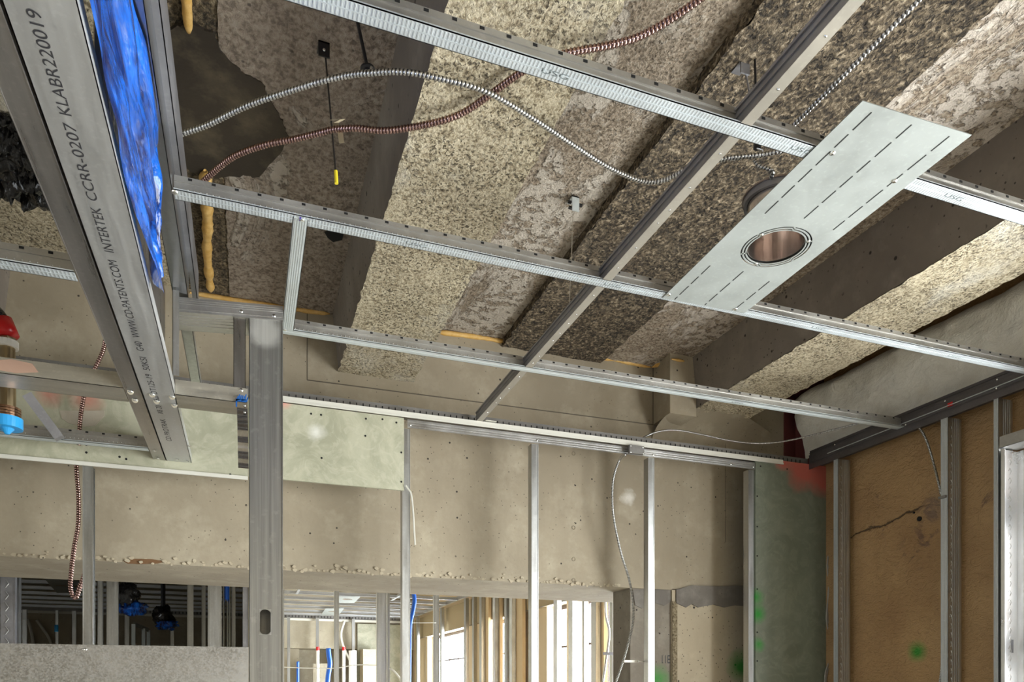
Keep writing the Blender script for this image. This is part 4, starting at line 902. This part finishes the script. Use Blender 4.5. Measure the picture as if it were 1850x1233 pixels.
hose(((704,1208),(712,1214),(722,1226),(728,1240)), 5.0, .008, FLEX, 'white cable bending down beside the main stud', 'cable', 'loose_cable')
hose(((739,1126),(788,1126)), 5.78, .003, FLEX, 'thin pale cable strung level between the hose and a stud', 'cable', 'loose_cable')
hose(((1093,1060),(1094,1110),(1100,1140),(1098,1170),(1088,1240)), 4.7, .009, ARMOUR, 'dark armoured cable hanging in front of the bright window', 'cable', 'loose_cable')
solo('cable_bracket', MB().box(ay(1088,1175,4.7)[0], ay(1112,1175,4.7)[0], 4.68, 4.69, .20, .222), GALV_DK, 'dark steel cable arm in front of the bright window', 'bracket')
# wrapped sprinkler heads
def bag(px, py, y, s, lab, tag_=False):
    c0 = Vector(ay(px, py, y)); t = thing('wrapped_fitting', lab, 'wrapped fitting', c0)
    def bl(cx, cz, sx, sz, seed):
        m_ = MB()
        def fn(u, v):
            a = u*2*math.pi; b = v*math.pi; d = Vector((math.sin(b)*math.cos(a), math.sin(b)*math.sin(a), math.cos(b)))
            r = 1+.45*mn.noise(d*1.6+Vector((seed, 0, 0)))+.2*mn.noise(d*5+Vector((seed, 3, 0)))
            return c0+Vector((cx+d.x*sx*r, d.y*sx*r, cz+d.z*sz*r))
        return m_.grid(fn, 32, 20)
    part('black_pipe_end', bl(-.3*s, .75*s, .75*s, .75*s, 1+px), BLACKF, t, smooth=True)
    part('blue_bag', bl(0, 0, .8*s, .42*s, 5+px), BLUEF, t, smooth=True)
    part('drop_rod', MB().cyl(c0+Vector((-.3*s, 0, .9*s)), (c0.x-.3*s, c0.y, SL+.05), .02, 8), BLACK, t)
bag(239, 1100, 5.6, .115, 'nearer black pipe end wrapped in a shiny blue bag')
bag(302, 1130, 7.6, .115, 'farther black pipe end wrapped in a small blue bag')
hose(((102,1130),(102,1142)), 9.49, .02, CYAN, 'tiny blue tag on a post in the left background', 'tag', 'blue_tag')
hose(((411,1050),(411,1070),(411,1084)), 4.85, .014, BLUEH, 'short blue sleeve at the top of the thin pipes', 'sleeve', 'blue_sleeve')
for a, r, lab in ((404,.007,'left thin bright pipe beside the wide grey stud'), (411,.006,'middle thin bright pipe beside the wide grey stud'), (415,.006,'right thin bright pipe beside the wide grey stud')):
    x_ = ay(a, 1100, 4.85)[0]; solo('thin_pipe', MB().cyl((x_, 4.85, -H), (x_, 4.85, G), r, 10), SCREW, lab, 'pipe', smooth=True)
# far right stud wall in front of the windows
t = thing('far_wall_track', 'top track of the far right stud wall', 'metal track', (2.8, 8, G))
part('track_body', MB().box(2.76, 2.79, 4.0, 13.3, G-.0, G+.05), GALV, t)
def rstud(px0, px1, lab, xw=2.80, mat=GALV_V, depth=.045):
    y = 2.80/math.tan(TH+math.atan((px0-925)/1321)); w_ = 2.80/math.tan(TH+math.atan((px1-925)/1321)); w_ = y-w_
    t = thing('far_window_stud', lab, 'stud', (xw, y, -H))
    part('stud_body', MB().box(xw, xw+.0015, y-min(w_, .09), y, -H, G).box(xw, xw+depth, y-min(w_, .09), y-min(w_, .09)+.0015, -H, G).box(xw, xw+depth, y-.0015, y, -H, G), mat, t)
BR = steel('bright_stud_steel', (.8, .82, .83), .35, .7)
for a, b, lab in ((752,758,'farthest window stud next to the blue hose'), (795,803,'window stud right of the stud beside the far window'), (838,842,'knurled window stud at the right edge of the far window'), (853,856,'thin window stud right of the far window'),
  (866,870,'window stud at the left of the brown timber'), (890,902,'bright wide window stud right of the brown timber'), (911,915,'window stud left of the nearest main stud'), (920,931,'second bright window stud left of the nearest main stud'),
  (1000,1010,'bright window stud left in the brightest window'), (1027,1034,'second bright window stud in the brightest window'), (1052,1055,'thin window stud in the brightest window'), (1068,1086,'grey double stud right of the brightest window'), (1101,1106,'window stud left of the hanging silver cable')):
    rstud(a, b, lab, mat=BR if 'bright w' in lab or 'bright win' in lab else GALV_V)
for a, b, lab in ((872,889,'brown timber post between far window studs'), (903,910,'narrow brown timber post between far window studs'), (938,951,'cream timber post left of the nearest main stud'), (1086,1100,'cream timber post beside the grey double stud'), (1116,1124,'tan timber jamb next to the hanging silver cable')):
    y = 2.90/math.tan(TH+math.atan((a-925)/1321)); y2 = 2.90/math.tan(TH+math.atan((b-925)/1321))
    solo('timber_post', MB().box(2.852, 2.890, y2, y, -H, G-.001), WOODJ, lab, 'timber post')
t = thing('far_header_box', 'boxed head above the far windows with timber blocks', 'window head', (2.85, 9, .8))
part('head_board', MB().box(2.902, 2.948, 6.2, 13.2, .80, G), plain('head_timber', (.42, .33, .19), .7), t)
part('head_angle', MB().box(2.895, 2.902, 6.2, 13.2, .795, .80), GALV_CH, t)
